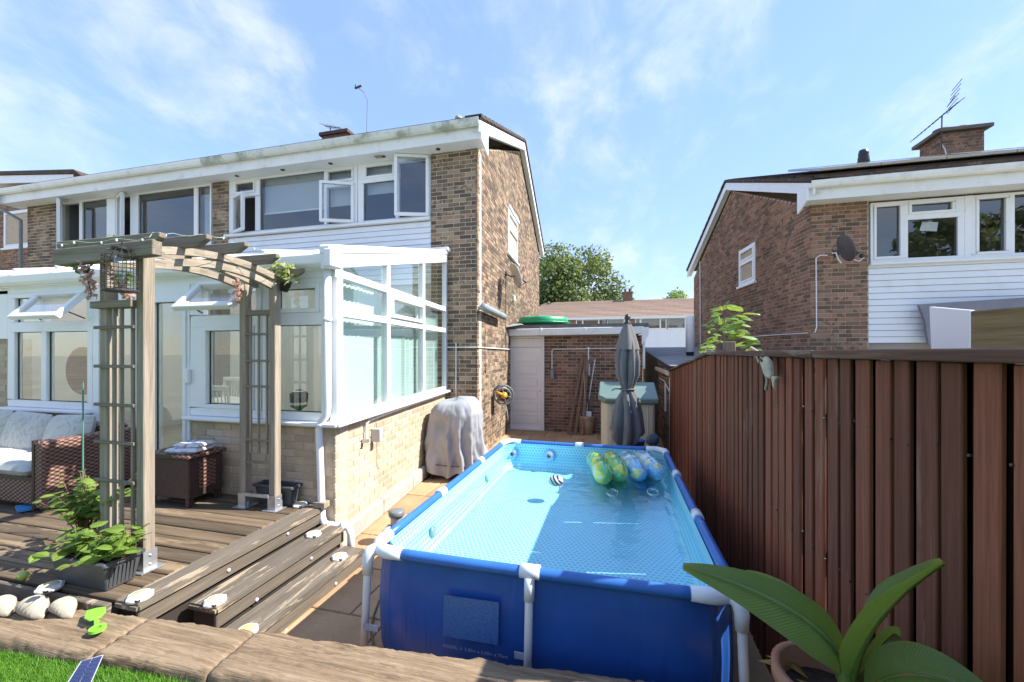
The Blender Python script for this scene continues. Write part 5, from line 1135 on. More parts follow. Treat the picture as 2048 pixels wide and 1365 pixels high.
m, nt, b = new_mat('striped ball'); g = NN(nt, 'ShaderNodeNewGeometry'); s = NN(nt, 'ShaderNodeSeparateXYZ'); LK(nt, g.outputs['Position'], s.inputs[0]); k = M(nt, 'GREATER_THAN', M(nt, 'FRACT', M(nt, 'MULTIPLY', M(nt, 'ADD', s.outputs[0], M(nt, 'MULTIPLY', s.outputs[2], .8)), 24)), .5); LK(nt, mixc(nt, k, (.6, .62, .6), (.02, .03, .05)), b.inputs['Base Color']); b.inputs['Roughness'].default_value = .3
q = at_z(1112, 962, .61); tag(MB().ball(q, .075, .075, .055, 18, 12).build('floating_dispenser', m, smooth=True), 'striped black and white floating dispenser in the pool', 'dispenser')

# ------------------------------------------------------------------ things along the passage
CAN = plain('grey canvas', (.15, .145, .145), .85, .10, 5, .3, 120)
ub = Vector((.16, 6.1, 0)); umb = thing('parasol', ub, 'closed grey parasol tied round its pole behind the pool', 'parasol')
MB().tube([ub, ub+Vector((0, 0, 2.42))], .024, 10).build('pole', DARK, umb, True)
MB().lathe(ub, [(.25, 0), (.25, .05), (.06, .09), (.05, .3)], 20).build('base', BLACK, umb, True)
zz_ = [.66, .72, .85, 1.05, 1.25, 1.36, 1.40, 1.44, 1.60, 1.80, 2.0, 2.14, 2.17]; rr_ = [.165, .185, .175, .15, .12, .082, .07, .082, .122, .13, .11, .082, .07]
vs = []; N_ = 72
for z, r in zip(zz_, rr_):
    for k in range(N_):
        a = 2*PI*k/N_; w_ = (abs(math.cos(3.5*a+.9*math.sin(z*4+1)))**.5-.55)*.85*(1 if r > .1 else .5)+.12*mnoise.noise(Vector((math.cos(a)*2, math.sin(a)*2, z*2))); q = r*(1+w_); hem = (.10*math.sin(2*a+2.2)+.03*math.sin(7*a))*max(0, 1-(z-.66)/.2)
        vs.append(ub+Vector((math.cos(a)*q, math.sin(a)*q, z+hem)))
fs = [(i*N_+k, i*N_+(k+1) % N_, (i+1)*N_+(k+1) % N_, (i+1)*N_+k) for i in range(len(zz_)-1) for k in range(N_)]
MB().add(vs, fs).build('canopy', CAN, umb, True)
vs = []; zz2 = [1.97, 2.05, 2.2, 2.34]; rr2 = [.150, .135, .095, .045]
for z, r in zip(zz2, rr2):
    for k in range(48): a = 2*PI*k/48; q = r*(1+.13*math.cos(4*a)); vs.append(ub+Vector((math.cos(a)*q, math.sin(a)*q, z)))
MB().add(vs, [(i*48+k, i*48+(k+1) % 48, (i+1)*48+(k+1) % 48, (i+1)*48+k) for i in range(3) for k in range(48)]).build('vent_cap', CAN, umb, True)
MB().lathe(ub+Vector((0, 0, 2.32)), [(.045, 0), (.05, .04), (.02, .06), (.045, .10), (.03, .15), (.0, .16)], 12).build('finial', BLACK, umb, True)
MB().tube([ub+Vector((math.cos(k*PI/12)*.10, math.sin(k*PI/12)*.10, 1.40)) for k in range(25)], .014, 6).build('tie', CAN, umb, True); MB().tube([ub+Vector((-.09, -.06, 1.40)), ub+Vector((-.17, -.08, 1.41)), ub+Vector((-.22, -.06, 1.38))], .010, 6).build('tie', CAN, umb, True)
# storage box
BEI = plain('beige plastic', (.50, .47, .36), .5, .05, 4); GRN = plain('green lid plastic', (.12, .19, .165), .4, .08, 5)
bx0, bx1, by0, by1 = -.25, .62, 7.05, 7.75; sb = thing('storage_box', (.2, 7.4, 0), 'beige plastic garden storage box with a green lid', 'storage box')
MB().prism([(bx0+.10, by0, .0), (bx1, by0, 0), (bx1, by1, 0), (bx0, by1, 0), (bx0, by0+.12, 0)], (0, 0, 1.08)).build('body', BEI, sb, bevel=.015)
for x in (bx0+.16, bx0+.48, bx1-.12): MB().box(x, by0-.018, .06, x+.025, by0+.01, 1.04).build('door_rib', BEI, sb, bevel=.008)
for x0_, x1_ in ((bx0+.13, bx0+.44), (bx0+.46, bx1-.03)): MB().box(x0_, by0-.012, .05, x1_, by0+.01, 1.05).build('door', BEI, sb, bevel=.006)
MB().prism([(bx0+.06, by0-.06, 1.08), (bx1+.06, by0-.06, 1.08), (bx1+.06, by1+.03, 1.30), (bx0-.05, by1+.03, 1.30), (bx0-.05, by0+.10, 1.10)], (0, 0, .09)).build('lid', GRN, sb, bevel=.02)
# tarpaulin-covered lump behind
TRP = plain('dark tarpaulin', (.052, .055, .06), .6, .25, 6, .5, 20)
tl = Vector((.22, 8.6, 0)); tag(MB().ball(tl+Vector((0, 0, .62)), .42, .5, .84, 36, 24, lambda d: 1+.12*mnoise.noise(d*2.3+Vector((3, 1, 0)))+.08*mnoise.noise(d*6)).build('covered_bicycle', TRP, smooth=True), 'dark grey tarpaulin-covered heap behind the storage box', 'covered heap')
# leaning planks, pot with poles
PKW = wood('brown plank', [(.20, .12, .08), (.28, .175, .12), (.35, .23, .165)], 'z')
for i, (u0, v0, u1, v1, wd) in enumerate(((1137, 868, 1165, 716, .075), (1150, 868, 1172, 716, .06), (1164, 868, 1176, 720, .06))):
    A, B = at_y(u0, 860, 9.55), at_y(u1, v1, 9.85); A.z = .01
    tag(MB().bar(A, B, wd, .03, (0, -1, 0)).build('wooden_plank', PKW, bevel=.004), ('leftmost brown plank leaning on the garage wall', 'middle brown plank leaning on the garage wall', 'rightmost brown plank leaning on the garage wall')[i], 'plank', 'planks leaning on the garage wall')
pc = at_z(1173, 868, 0); pot = thing('plant_pot', pc, 'tall buff clay pot holding sticks by the garage wall', 'pot')
m, nt, b = new_mat('faded clay'); g = vec_pos(nt); LK(nt, mixc(nt, rng(nt, noise_t(nt, g, 5, 4), .4, .65), (.42, .25, .13), (.47, .38, .27)), b.inputs['Base Color']); b.inputs['Roughness'].default_value = .85
hgt = .43; MB().lathe(pc, [(.155, 0), (.165, .01), (.195, hgt-.03), (.20, hgt), (.185, hgt), (.18, hgt-.06), (.15, .1), (.0, .1)], 24).build('pot_body', m, pot, True)
for i, (u1, v1, l) in enumerate(((1190, 720, 'pale stick leaning right in the tall clay pot'), (1168, 748, 'short pale stick on the left of the tall clay pot'), (1176, 742, 'dark stick standing in the middle of the tall clay pot'))):
    B = at_y(u1, v1, 9.6); tag(MB().tube([pc+Vector((-.05+.05*i, .0, .14)), B], .012, 6).build('stick', (WHT, PKW, DARK)[i] if i != 1 else plain('bamboo', (.42, .36, .26), .7)), l, 'stick', 'sticks in the clay pot')
q = pc+Vector((.05, -.08, hgt-.02)); tag(MB().box(q.x-.06, q.y, q.z, q.x+.07, q.y+.02, q.z+.13).build('white_bracket', UPVC, bevel=.01), 'small white plastic piece stuck in the tall clay pot', 'plastic piece')
# small toys by the storage box
q = at_y(1239, 878, 6.6); tag(MB().ball(q, .06, .05, .05, 14, 10, lambda d: 1+.15*mnoise.noise(d*3)).build('toy_spade', plain('red plastic', (.62, .09, .05), .4), smooth=True), 'small red plastic toy by the foot of the parasol', 'toy')
q = at_y(1272, 886, 6.5); tag(MB().lathe((q.x, q.y, .3), [(.10, 0), (.13, .28), (.14, .29), (.12, .29), (.09, .02)], 18).build('toy_bucket', plain('blue plastic', (.03, .09, .42), .4), smooth=True), 'blue plastic bucket just behind the pool rim', 'bucket')
q = at_y(1305, 880, 6.7); tag(MB().ball(q, .10, .08, .09, 16, 12, lambda d: 1+.3*mnoise.noise(d*4)).build('rope_coil', plain('blue grey net', (.10, .16, .22), .8), smooth=True), 'blue-grey bundle at the right foot of the storage box', 'bundle')
# covered barbecue
bb = thing('covered_barbecue', (-2.42, 5.95, 0), 'barbecue under a silver-grey fabric cover against the dwarf wall', 'barbecue')
CV = plain('silver cover', (.35, .355, .375), .5, .06, 4, .25, 60)
vs = []; N_ = 120; cxb, cyb = -2.42, 5.98
key = [(.09, .44, .34), (.30, .44, .33), (.55, .43, .32), (.80, .41, .31), (.98, .39, .29), (1.08, .36, .26), (1.15, .31, .22), (1.185, .27, .17), (1.195, .18, .10), (1.20, .05, .03)]
prof = []
for (z0_, a0, b0_), (z1_, a1, b1) in zip(key, key[1:]):
    ns = max(1, int((z1_-z0_)/.025)); prof += [(z0_+(z1_-z0_)*i/ns, a0+(a1-a0)*i/ns, b0_+(b1-b0_)*i/ns) for i in range(ns)]
prof.append(key[-1])
for z, a_, b_ in prof:
    for k in range(N_):
        a = 2*PI*k/N_; c, s = math.cos(a), math.sin(a); pw = 3.6; q = (abs(c)**pw+abs(s)**pw)**(-1/pw); low = min(1, max(0, (1.12-z)*1.4))
        rid = lambda v: 1-2*abs(mnoise.noise(v))
        d = low*(.095*(rid(Vector((c*2.2, s*2.2, z*.8)))-.5)+.055*(rid(Vector((c*5+3, s*5, z*1.8)))-.5))+.018*(rid(Vector((c*9, s*9+2, z*6)))-.5)
        d -= .10*math.exp(-((z-.80)/.13)**2)*math.exp(-((a-4.3)/.30)**2)
        hem = .045*math.sin(5*a+.8)*max(0, 1-(z-.09)/.12) if z < .21 else 0
        vs.append(Vector((cxb+(a_*q+d)*c, cyb+(b_*q+d)*s, z+hem+(.05*c+.03*s)*max(0, z-.85)*2.2)))
M_ = len(prof); MB().add(vs, [(i*N_+k, i*N_+(k+1) % N_, (i+1)*N_+(k+1) % N_, (i+1)*N_+k) for i in range(M_-1) for k in range(N_)]+[tuple(range((M_-1)*N_, M_*N_))]).build('cover', CV, bb, True)
MB().tube([(cxb-.40, cyb-.30, .24), (cxb, cyb-.345, .235), (cxb+.40, cyb-.30, .24), (cxb+.41, cyb+.2, .25)], .010, 6).build('strap', plain('grey strap2', (.12, .12, .13), .8), bb)
for sx in (-1, 1):
    for sy_ in (-1, 1): MB().box(cxb+sx*.30-.02, cyb+sy_*.24-.02, 0, cxb+sx*.30+.02, cyb+sy_*.24+.02, .3).build('leg', BLACK, bb)
# hose reel on the gable
c_ = at_line(1007, 790, -2.40+.22, 6.9, GK); hr = thing('hose_reel', c_, 'wall-mounted hose reel with orange centre on the sunlit brick gable', 'hose reel')
ax_ = Vector((.35, -.94, 0)).normalized()
sdv = Vector((ax_.y, -ax_.x, 0)); upv = Vector((0, 0, 1)); GR2 = plain('reel grey', (.17, .17, .17), .5)
for s in (-.10, .10):
    rg = MB(); rg.tube([c_+ax_*s+(sdv*math.cos(k*PI/14)+upv*math.sin(k*PI/14))*.195 for k in range(29)], .016, 8)
    for k in range(6): rg.tube([c_+ax_*s, c_+ax_*s+(sdv*math.cos(k*PI/3+.3)+upv*math.sin(k*PI/3+.3))*.19], .013, 6)
    rg.build('drum_side', GR2, hr, True)
MB().lathe(c_, [(.10, -.1), (.10, .1)], 20, ax_).build('drum', BLACK, hr, True); MB().lathe(c_+ax_*.11, [(.0, .0), (.07, 0), (.07, .03), (.0, .04)], 16, ax_).build('hub', plain('orange plastic', (.62, .29, .03), .4), hr, True)
MB().tube([c_+ax_*.14+Vector((-.03, 0, .01)), c_+ax_*.15+Vector((-.16, 0, .06))], .03, 8).build('crank', MATS['orange plastic'], hr, True); HS = plain('green grey hose', (.30, .31, .24), .6)
mb = MB()
for i in range(4): mb.tube([c_+ax_*(-.07+.045*i)+(Vector((ax_.y, -ax_.x, 0))*math.cos(k*PI/12)+Vector((0, 0, 1))*math.sin(k*PI/12))*.13 for k in range(25)], .022, 6)
mb.build('hose', HS, hr, True); wv = Vector((-.2, .04, 0)); MB().tube([c_+Vector((0, 0, .19)), c_+Vector((-.10, 0, .20)), c_+Vector((-.21, 0, .10)), c_+Vector((-.21, 0, -.2))], .014, 6).build('bracket', GREYP, hr); MB().tube([c_+Vector((0, .05, -.13)), c_+Vector((.06, .05, -.35)), c_+Vector((.09, .02, -.52))], .014, 6).build('hose', HS, hr, True); MB().tube([c_+Vector((-.04, .05, -.18)), c_+Vector((-.05, 0, -.5)), c_+Vector((-.08, 0, -.72))], .010, 6).build('hose', HS, hr)
# rolled awning / heater
A, B = at_line(966, 614, -2.40+.13, 6.9, GK), at_line(1008, 628, -2.40+.13, 6.9, GK); B.z = A.z-.03
ht = thing('wall_awning', A, 'grey rolled tube fixed high on the sunlit gable', 'awning'); MB().tube([A, A.lerp(B, .02), A.lerp(B, .98), B], [.06, .07, .07, .06], 12).build('roller_tube', plain('blue grey tube', (.24, .29, .30), .5), ht, True)
for t in (.1, .9): q = A.lerp(B, t); MB().box(q.x-.13, q.y-.02, q.z-.03, q.x, q.y+.02, q.z+.03).build('bracket', GREYP, ht)
q = at_line(970, 630, -2.40+.03, 6.9, GK); MB().tube([q, q+Vector((0, 0, -.7)), q+Vector((.0, .02, -1.05))], .006, 5).build('cord', BLACK, ht); MB().ball(q+Vector((0, .02, -1.07)), .018, .018, .04).build('cord_pull', BLACK, ht)
# light grey dish, small boxes and cable on the gable
wp_ = at_line(1011, 548, -2.40, 6.9, GK); dL = dish(at_line(1031, 553, -2.05, 6.9, GK), (.80, .52, .30), .24, plain('pale grey dish', (.45, .45, .43), .5), 'pale grey satellite dish on the sunlit gable of the left house', wp_, 1.15)
MB().tube([wp_+Vector((.01, 0, 0)), wp_+Vector((.012, 0, -.6)), wp_+Vector((.012, .0, -1.6)), wp_+Vector((.012, .0, -2.1))], .008, 5).build('cable', BLACK, dL)
q = at_line(1026, 597, -2.40, 6.9, GK); tag(MB().fbox(Fr(q, gd, gn), -.09, .09, -.07, .07, 0, .06).build('junction_box', UPVC, bevel=.008), 'small white box on the gable below the dish', 'box')
# green sandpit lid on the garage roof
q = at_y(1086, 656, 10.6); gl_ = thing('sandpit_shell', (q.x, 10.6, 2.6), 'green plastic sandpit shell lying on the flat garage roof', 'sandpit')
GP = plain('bright green plastic', (.03, .33, .15), .35, .06, 5); sc_ = lambda a, z: 1+.07*abs(math.cos(3*a))
MB().lathe((q.x, 10.6, 2.605), [(.46, 0), (.60, .05), (.63, .09), (.62, .20), (.58, .235), (.40, .25), (.0, .255)], 60, rf=sc_).build('shell', GP, gl_, True); MB().lathe((q.x, 10.6, 2.68), [(.62, 0), (.67, .0), (.67, .025), (.62, .03)], 60, rf=sc_).build('rim', GP, gl_, True)
# ------------------------------------------------------------------ deck furniture
m, nt, b = new_mat('brown rattan'); g = NN(nt, 'ShaderNodeNewGeometry'); s = NN(nt, 'ShaderNodeSeparateXYZ'); LK(nt, g.outputs['Position'], s.inputs[0])
h1 = M(nt, 'ADD', s.outputs[0], s.outputs[1]); w1_ = M(nt, 'SINE', M(nt, 'MULTIPLY', h1, 95)); w2_ = M(nt, 'SINE', M(nt, 'MULTIPLY', s.outputs[2], 170)); wv_ = M(nt, 'MULTIPLY', w1_, w2_)
o = mixc(nt, rng(nt, wv_, -.5, .6), (.08, .038, .028), (.26, .135, .10)); LK(nt, o, b.inputs['Base Color']); b.inputs['Roughness'].default_value = .5; bump(nt, b, wv_, .8, .006); RAT = m
m, nt, b = new_mat('grey veined fabric'); p = vec_pos(nt); n = noise_t(nt, p, 5, 5, .6, 1.5); LK(nt, mixc(nt, rng(nt, M(nt, 'ABSOLUTE', M(nt, 'SUBTRACT', n, .5)), .0, .035), (.40, .39, .36), (.54, .53, .49)), b.inputs['Base Color']); b.inputs['Roughness'].default_value = .9; bump(nt, b, noise_t(nt, p, 14, 3), .4, .01); FAB = m
sofa = thing('garden_sofa', (-6.3, 2.9, DZ), 'brown rattan garden sofa with grey veined cushions on the deck', 'sofa')
MB().box(-5.22, 2.55, DZ+.03, -5.08, 3.32, DZ+.66).build('arm', RAT, sofa, bevel=.02); MB().box(-7.6, 3.18, DZ+.03, -5.22, 3.32, DZ+.70).build('backrest', RAT, sofa, bevel=.02); MB().box(-7.6, 2.57, DZ+.05, -5.22, 3.18, DZ+.30).build('seat_base', RAT, sofa, bevel=.02)
MB().box(-5.222, 2.545, DZ+.02, -5.19, 2.60, DZ+.665).build('arm_post', plain('dark rattan', (.04, .022, .018), .5), sofa); MB().box(-7.6, 2.55, DZ+.29, -5.225, 2.62, DZ+.32).build('front_rail', MATS['dark rattan'], sofa)
for x in (-5.15, -6.4, -7.5):
    for y in (2.6, 3.27): MB().box(x-.025, y-.025, DZ, x+.025, y+.025, DZ+.04).build('foot', BLACK, sofa)
def pillow(c, u, v, n, w, h, t, name='cushion', parent=None, mat=None, p=3.0):
    c, u, v, n = Vector(c), Vector(u).normalized(), Vector(v).normalized(), Vector(n).normalized(); G = 18; vs = []
    for s_ in (1, -1):
        for j in range(G+1):
            for i in range(G+1):
                a, b_ = -1+2*i/G, -1+2*j/G; k = max(0, (1-abs(a)**p)*(1-abs(b_)**p))**.5; pin = 1-.06*(abs(a)*abs(b_))**2; sag = 1-.05*(1-abs(a)**2)*(abs(b_)**6)
                q = c+u*(a*w/2*pin)+v*(b_*h/2*pin*sag)+n*(s_*t/2*k); q += n*mnoise.noise(q*6)*.012*k; vs.append(q)
    o_ = (G+1)**2; fs = [(j*(G+1)+i, j*(G+1)+i+1, (j+1)*(G+1)+i+1, (j+1)*(G+1)+i) for j in range(G) for i in range(G)]; fs += [tuple(o_+k for k in reversed(f_)) for f_ in fs]
    return MB().add(vs, fs).build(name, mat or FAB, parent, True)
for i, x in enumerate((-5.62, -6.27, -6.92)):
    pillow((x, 3.02, DZ+.60), (1, 0, .04*(-1)**i), (0, .28, 1), (0, -1, .28), .62, .46, .20, 'back_cushion', sofa); pillow((x, 2.84, DZ+.37), (1, 0, 0), (0, 1, 0), (0, 0, 1), .66, .64, .16, 'seat_cushion', sofa, p=8)
tag(MB().prism([at_z(u, v, DZ+.012) for u, v in ((30, 1016), (105, 1004), (112, 1012), (35, 1026))], (0, 0, .02)).build('folded_cloth', plain('blue cloth', (.06, .26, .52), .8)), 'strip of blue cloth on the deck in front of the sofa', 'cloth')
tx0, tx1, ty0, ty1, tz_ = -4.45, -3.92, 2.98, 3.33, .95
stb = thing('side_table', (-4.2, 3.15, DZ), 'dark brown rattan side table against the conservatory wall', 'table')
DRT = plain('dark brown rattan', (.065, .036, .03), .45, .2, 30, .5, 160)
MB().box(tx0-.03, ty0-.03, tz_-.035, tx1+.03, ty1+.02, tz_).build('table_top', RAT, stb, bevel=.01)
MB().box(tx0+.12, ty0-.032, tz_-.034, tx0+.34, ty1+.022, tz_+.002).build('top_inlay', DRT, stb)
MB().box(tx0, ty0, DZ+.08, tx1, ty1, tz_-.036).build('body', DRT, stb, bevel=.01); MB().box(tx1-.002, ty0+.10, DZ+.16, tx1+.004, ty1-.08, tz_-.08).build('sunlit_patch', RAT, stb)  # lighter rattan piece: sunlight on the table's right side put into the colour
for x in (tx0+.03, tx1-.03):
    for y in (ty0+.03, ty1-.03): MB().box(x-.022, y-.022, DZ, x+.022, y+.022, DZ+.08).build('leg', DRT, stb)
m, nt, b = new_mat('striped towel'); p = vec_pos(nt, (1, 1, 1), rot=(0, 0, .5)); n = noise_t(nt, p, 16, 2); LK(nt, ramp(nt, n, [(.3, (.10, .20, .42)), (.42, (.55, .58, .62)), (.55, (.70, .71, .72)), (.66, (.60, .35, .33)), (.75, (.15, .26, .48))]), b.inputs['Base Color']); b.inputs['Roughness'].default_value = .95
tw = thing('folded_towel', (-4.0, 3.1, tz_), 'folded white and blue patterned towel on the side table', 'towel'); pillow((-4.08, 3.12, tz_+.025), (1, .15, 0), (-.15, 1, 0), (0, 0, 1), .34, .26, .055, 'towel_fold', tw, m, 6); pillow((-4.06, 3.15, tz_+.068), (1, .1, 0), (-.1, 1, 0), (0, 0, 1), .30, .22, .05, 'towel_fold', tw, m, 5)
# ------------------------------------------------------------------ planters
SOIL = plain('potting soil', (.05, .035, .025), .95, .4, 40, .8, 60); TRO = plain('charcoal trough plastic', (.075, .078, .085), .45, .1, 6)
def trough(x0, x1, y0, y1, z0, h, label):
    t = thing('trough_planter', ((x0+x1)/2, (y0+y1)/2, z0), label, 'planter'); e = .028
    lo = [(x0+e, y0+e), (x1-e, y0+e), (x1-e, y1-e), (x0+e, y1-e)]; hi = [(x0, y0), (x1, y0), (x1, y1), (x0, y1)]; ins = [(x0+.015, y0+.015), (x1-.015, y0+.015), (x1-.015, y1-.015), (x0+.015, y1-.015)]
    V = [(x, y, z0) for x, y in lo]+[(x, y, z0+h) for x, y in hi]+[(x, y, z0+h) for x, y in ins]+[(x, y, z0+h*.75) for x, y in ins]
    F = [(3, 2, 1, 0)]+[(i, (i+1) % 4, 4+(i+1) % 4, 4+i) for i in range(4)]+[(4+i, 4+(i+1) % 4, 8+(i+1) % 4, 8+i) for i in range(4)]+[(8+i, 8+(i+1) % 4, 12+(i+1) % 4, 12+i) for i in range(4)]
    MB().add(V, F).build('trough', TRO, t, bevel=.006); MB().ring(Fr((0, 0, z0+h-.02), (1, 0, 0), (0, 0, 1), (0, 1, 0)), (x0-.012, x1+.012, y0-.012, y1+.012), .022, 0, .025).build('rim', TRO, t, bevel=.006)
    for k in range(7): yy = y0+.04+(y1-y0-.08)*k/6; MB().bar((x1-e+.004, yy, z0+.02), (x1+.001, yy, z0+h-.04), .008, .006, (1, 0, 0)).build('rib', TRO, t)
    MB().add([(x0+.015, y0+.015, z0+h*.78), (x1-.015, y0+.015, z0+h*.78), (x1-.015, y1-.015, z0+h*.78), (x0+.015, y1-.015, z0+h*.78)], [(0, 1, 2, 3)]).build('soil', SOIL, t); return t
_lf = {}
def leaf_mesh(mat, k):
    key = (mat.name, k)
    if key not in _lf:
        mb = MB(); n = 5
        for s in (1, -1):
            vs = []
            for i in range(n+1):
                t = i/n; wd = .42*math.sin(PI*min(1, t*.93+.05))**.7*(1-.25*t); zc = -.35*t*t*(.4+.3*k)
                vs += [(0, t, zc), (s*wd*.55, t+.02, zc+.07), (s*wd, t-.02, zc+.03)]
            fs = []
            for i in range(n):
                for j in range(2): q = (i*3+j, i*3+j+1, (i+1)*3+j+1, (i+1)*3+j); fs.append(q if s > 0 else tuple(reversed(q)))
            mb.add(vs, fs)
        me = mb.mesh('leaf'); me.materials.append(mat); me.shade_smooth(); _lf[key] = me
    return _lf[key]
def plant(parent, roots, n, h, spread, L, mat, lean=(0, 0, 0)):
    st = MB()
    for r_ in range(n):
        a = Vector(R.choice(roots))+Vector((R.uniform(-.03, .03), R.uniform(-.03, .03), 0)); top = a+Vector((R.gauss(0, spread), R.gauss(0, spread*.7), h*R.uniform(.45, 1.05)))+Vector(lean)
        mid = a.lerp(top, .5)+Vector((0, 0, h*.12)); st.tube([a, mid, top], [.004, .003, .002], 5)
        for k in range(R.randint(4, 6)):
            t = .35+.65*k/5; q = mid.lerp(top, max(0, t*2-1)) if t > .5 else a.lerp(mid, t*2); d = Vector((R.gauss(0, 1), R.gauss(-.25, 1), R.uniform(-.1, .5))).normalized()
            up = Vector((R.gauss(0, .3), R.gauss(-.25, .3), 1)); s = d.cross(up).normalized(); nn = s.cross(d); sz = L*R.uniform(.6, 1.15)
            o = bpy.data.objects.new('leaf', leaf_mesh(mat, R.randint(0, 2))); COL.objects.link(o); adopt(o, parent)
            o.matrix_basis = Matrix(((s.x*sz, d.x*sz, nn.x*sz, q.x), (s.y*sz, d.y*sz, nn.y*sz, q.y), (s.z*sz, d.z*sz, nn.z*sz, q.z), (0, 0, 0, 1)))
    st.build('stem', plain('reddish stem', (.20, .10, .05), .7) if 'reddish stem' not in MATS else MATS['reddish stem'], parent)
t1_ = trough(-3.50, -3.02, 1.79, 2.00, DZ+.002, .18, 'charcoal trough planter with leafy plants at the foot of the front pergola post')
pl1 = thing('trough_plant', (-3.25, 1.9, .6), 'bright green leafy plants growing in the front trough', 'plant'); plant(pl1, [(-3.42+.09*i, 1.9, .59) for i in range(5)], 46, .22, .13, .082, LEAF3)
pt = Vector((-3.66, 2.06, DZ)); gp_ = thing('round_planter', pt, 'grey round planter behind the front trough', 'planter'); MB().lathe(pt, [(.08, 0), (.10, .20), (.105, .22), (.092, .22), (.088, .18), (.0, .18)], 24).build('pot', GREYP, gp_, True); MB().lathe(pt+Vector((0, 0, .175)), [(.087, 0), (.087, .012), (0, .014)], 16).build('soil', SOIL, gp_)
pl2 = thing('potted_shrub', pt+Vector((0, 0, .19)), 'taller leafy shrub in the grey round planter', 'shrub'); plant(pl2, [pt+Vector((0, 0, .18))], 52, .40, .17, .070, LEAF3, (-.05, .10, 0))
tag(MB().tube([at_y(166, 975, 2.35), at_y(166, 765, 2.35)], .006, 6).build('garden_cane', plain('green cane', (.10, .24, .19), .5)), 'thin green plant cane standing behind the shrub', 'cane')
trough(-3.42, -2.99, 3.08+.15, 3.36, DZ+.002, .19, 'dark trough planter between the rear pergola posts')
q = at_z(46, 1152, DZ+.03); tag(MB().ball(q, .035, .028, .028, 14, 10).build('green_ball', plain('lime ball', (.32, .40, .08), .5), smooth=True), 'small lime green ball on the deck at the left edge', 'ball')
q0 = Vector((-2.83, YC-.04, .35)); MB()
tag(MB().box(-2.79, 3.28, DZ+.003, -2.66, 3.36, DZ+.06).build('timber_block', PW, bevel=.005), 'short timber offcut lying by the downpipe at the top step', 'timber block')
# ------------------------------------------------------------------ stone shells, toy anchor, solar panel
STN = plain('pale cast stone', (.42, .375, .29), .9, .12, 8, .5, 60)
for i, (u, v, rx) in enumerate(((8, 1222, .085), (70, 1226, .10), (130, 1226, .085))):
    q = at_z(u, v, .41); q.z = .43; mb = MB(); n, m_ = 40, 30; vs = []
    for j in range(m_+1):
        t = j/m_; rad = rx*.62*(math.sin(PI*min(1, .06+t*.90))**.75)*(1-.30*t); ax0 = q+Vector((rx*(-1+1.9*t), .015*math.sin(t*3)-.03*t, .030*math.sin(PI*t)-.02*t))
        for k in range(n):
            a = 2*PI*k/n; rib = 1+.06*math.sin(t*52+.7*math.cos(a)); vs.append(ax0+Vector((.02*math.cos(a), math.cos(a)*rad*rib, math.sin(a)*rad*rib*.95)))
    fs = [(j*n+k, j*n+(k+1) % n, (j+1)*n+(k+1) % n, (j+1)*n+k) for j in range(m_) for k in range(n)]+[tuple(range(n-1, -1, -1)), tuple(range(m_*n, (m_+1)*n))]
    tag(mb.add(vs, fs).build('stone_shell', STN, smooth=True), ('ribbed stone shell cut by the left edge of the picture', 'middle of the three ribbed stone shells on the sleeper', 'ribbed stone shell nearest the lime green clip')[i], 'shell ornament', 'stone shells on the sleeper')
LIME = plain('lime green plastic', (.22, .60, .05), .35, .05, 5)
cp = thing('plastic_clip', at_z(192, 1245, .42), 'lime green anchor-shaped plastic clip on the sleeper', 'clip')
pz = lambda u, v, z=.435: at_z(u, v, z)
MB().prism([pz(168, 1240), pz(172, 1226), pz(195, 1220), pz(212, 1218), pz(212, 1227), pz(201, 1238), pz(178, 1245)], (0, 0, .014)).build('plate', LIME, cp, bevel=.004)
MB().prism([pz(187, 1240), pz(198, 1236), pz(199, 1252), pz(188, 1256)], (0, 0, .012)).build('stem', LIME, cp, bevel=.003); e = pz(195, 1261, .43); MB().lathe(e, [(.017, 0), (.036, 0), (.036, .016), (.017, .016), (.017, 0)], 22).build('ring', LIME, cp)
A = [at_z(162, 1322, .49), at_z(208, 1309, .47), at_z(178, 1378, .43), at_z(130, 1372, .45)]
spn = thing('garden_solar_charger', A[0], 'small solar panel on a stake in the grass', 'solar panel'); fA = A; nA = (A[1]-A[0]).cross(A[3]-A[0]).normalized(); nA = nA if nA.z > 0 else -nA
MB().prism(A, nA*-.012).build('panel_frame', plain('grey frame', (.40, .41, .43), .4), spn, bevel=.002)
lerp2 = lambda s, t: (A[0].lerp(A[1], s)).lerp(A[3].lerp(A[2], s), t)
for i in range(2):
    for j in range(7): s0, s1, t0, t1 = .05+.46*i, .05+.46*i+.44, .03+.135*j, .03+.135*j+.125; MB().add([lerp2(s0, t0)+nA*.001, lerp2(s1, t0)+nA*.001, lerp2(s1, t1)+nA*.001, lerp2(s0, t1)+nA*.001], [(0, 3, 2, 1)]).build('cell', plain('blue solar cell', (.025, .035, .09), .2) if 'blue solar cell' not in MATS else MATS['blue solar cell'], spn)
cA = lerp2(.5, .5); MB().tube([cA-nA*.01, (cA.x, cA.y, .33)], .008, 6).build('stake', BLACK, spn)
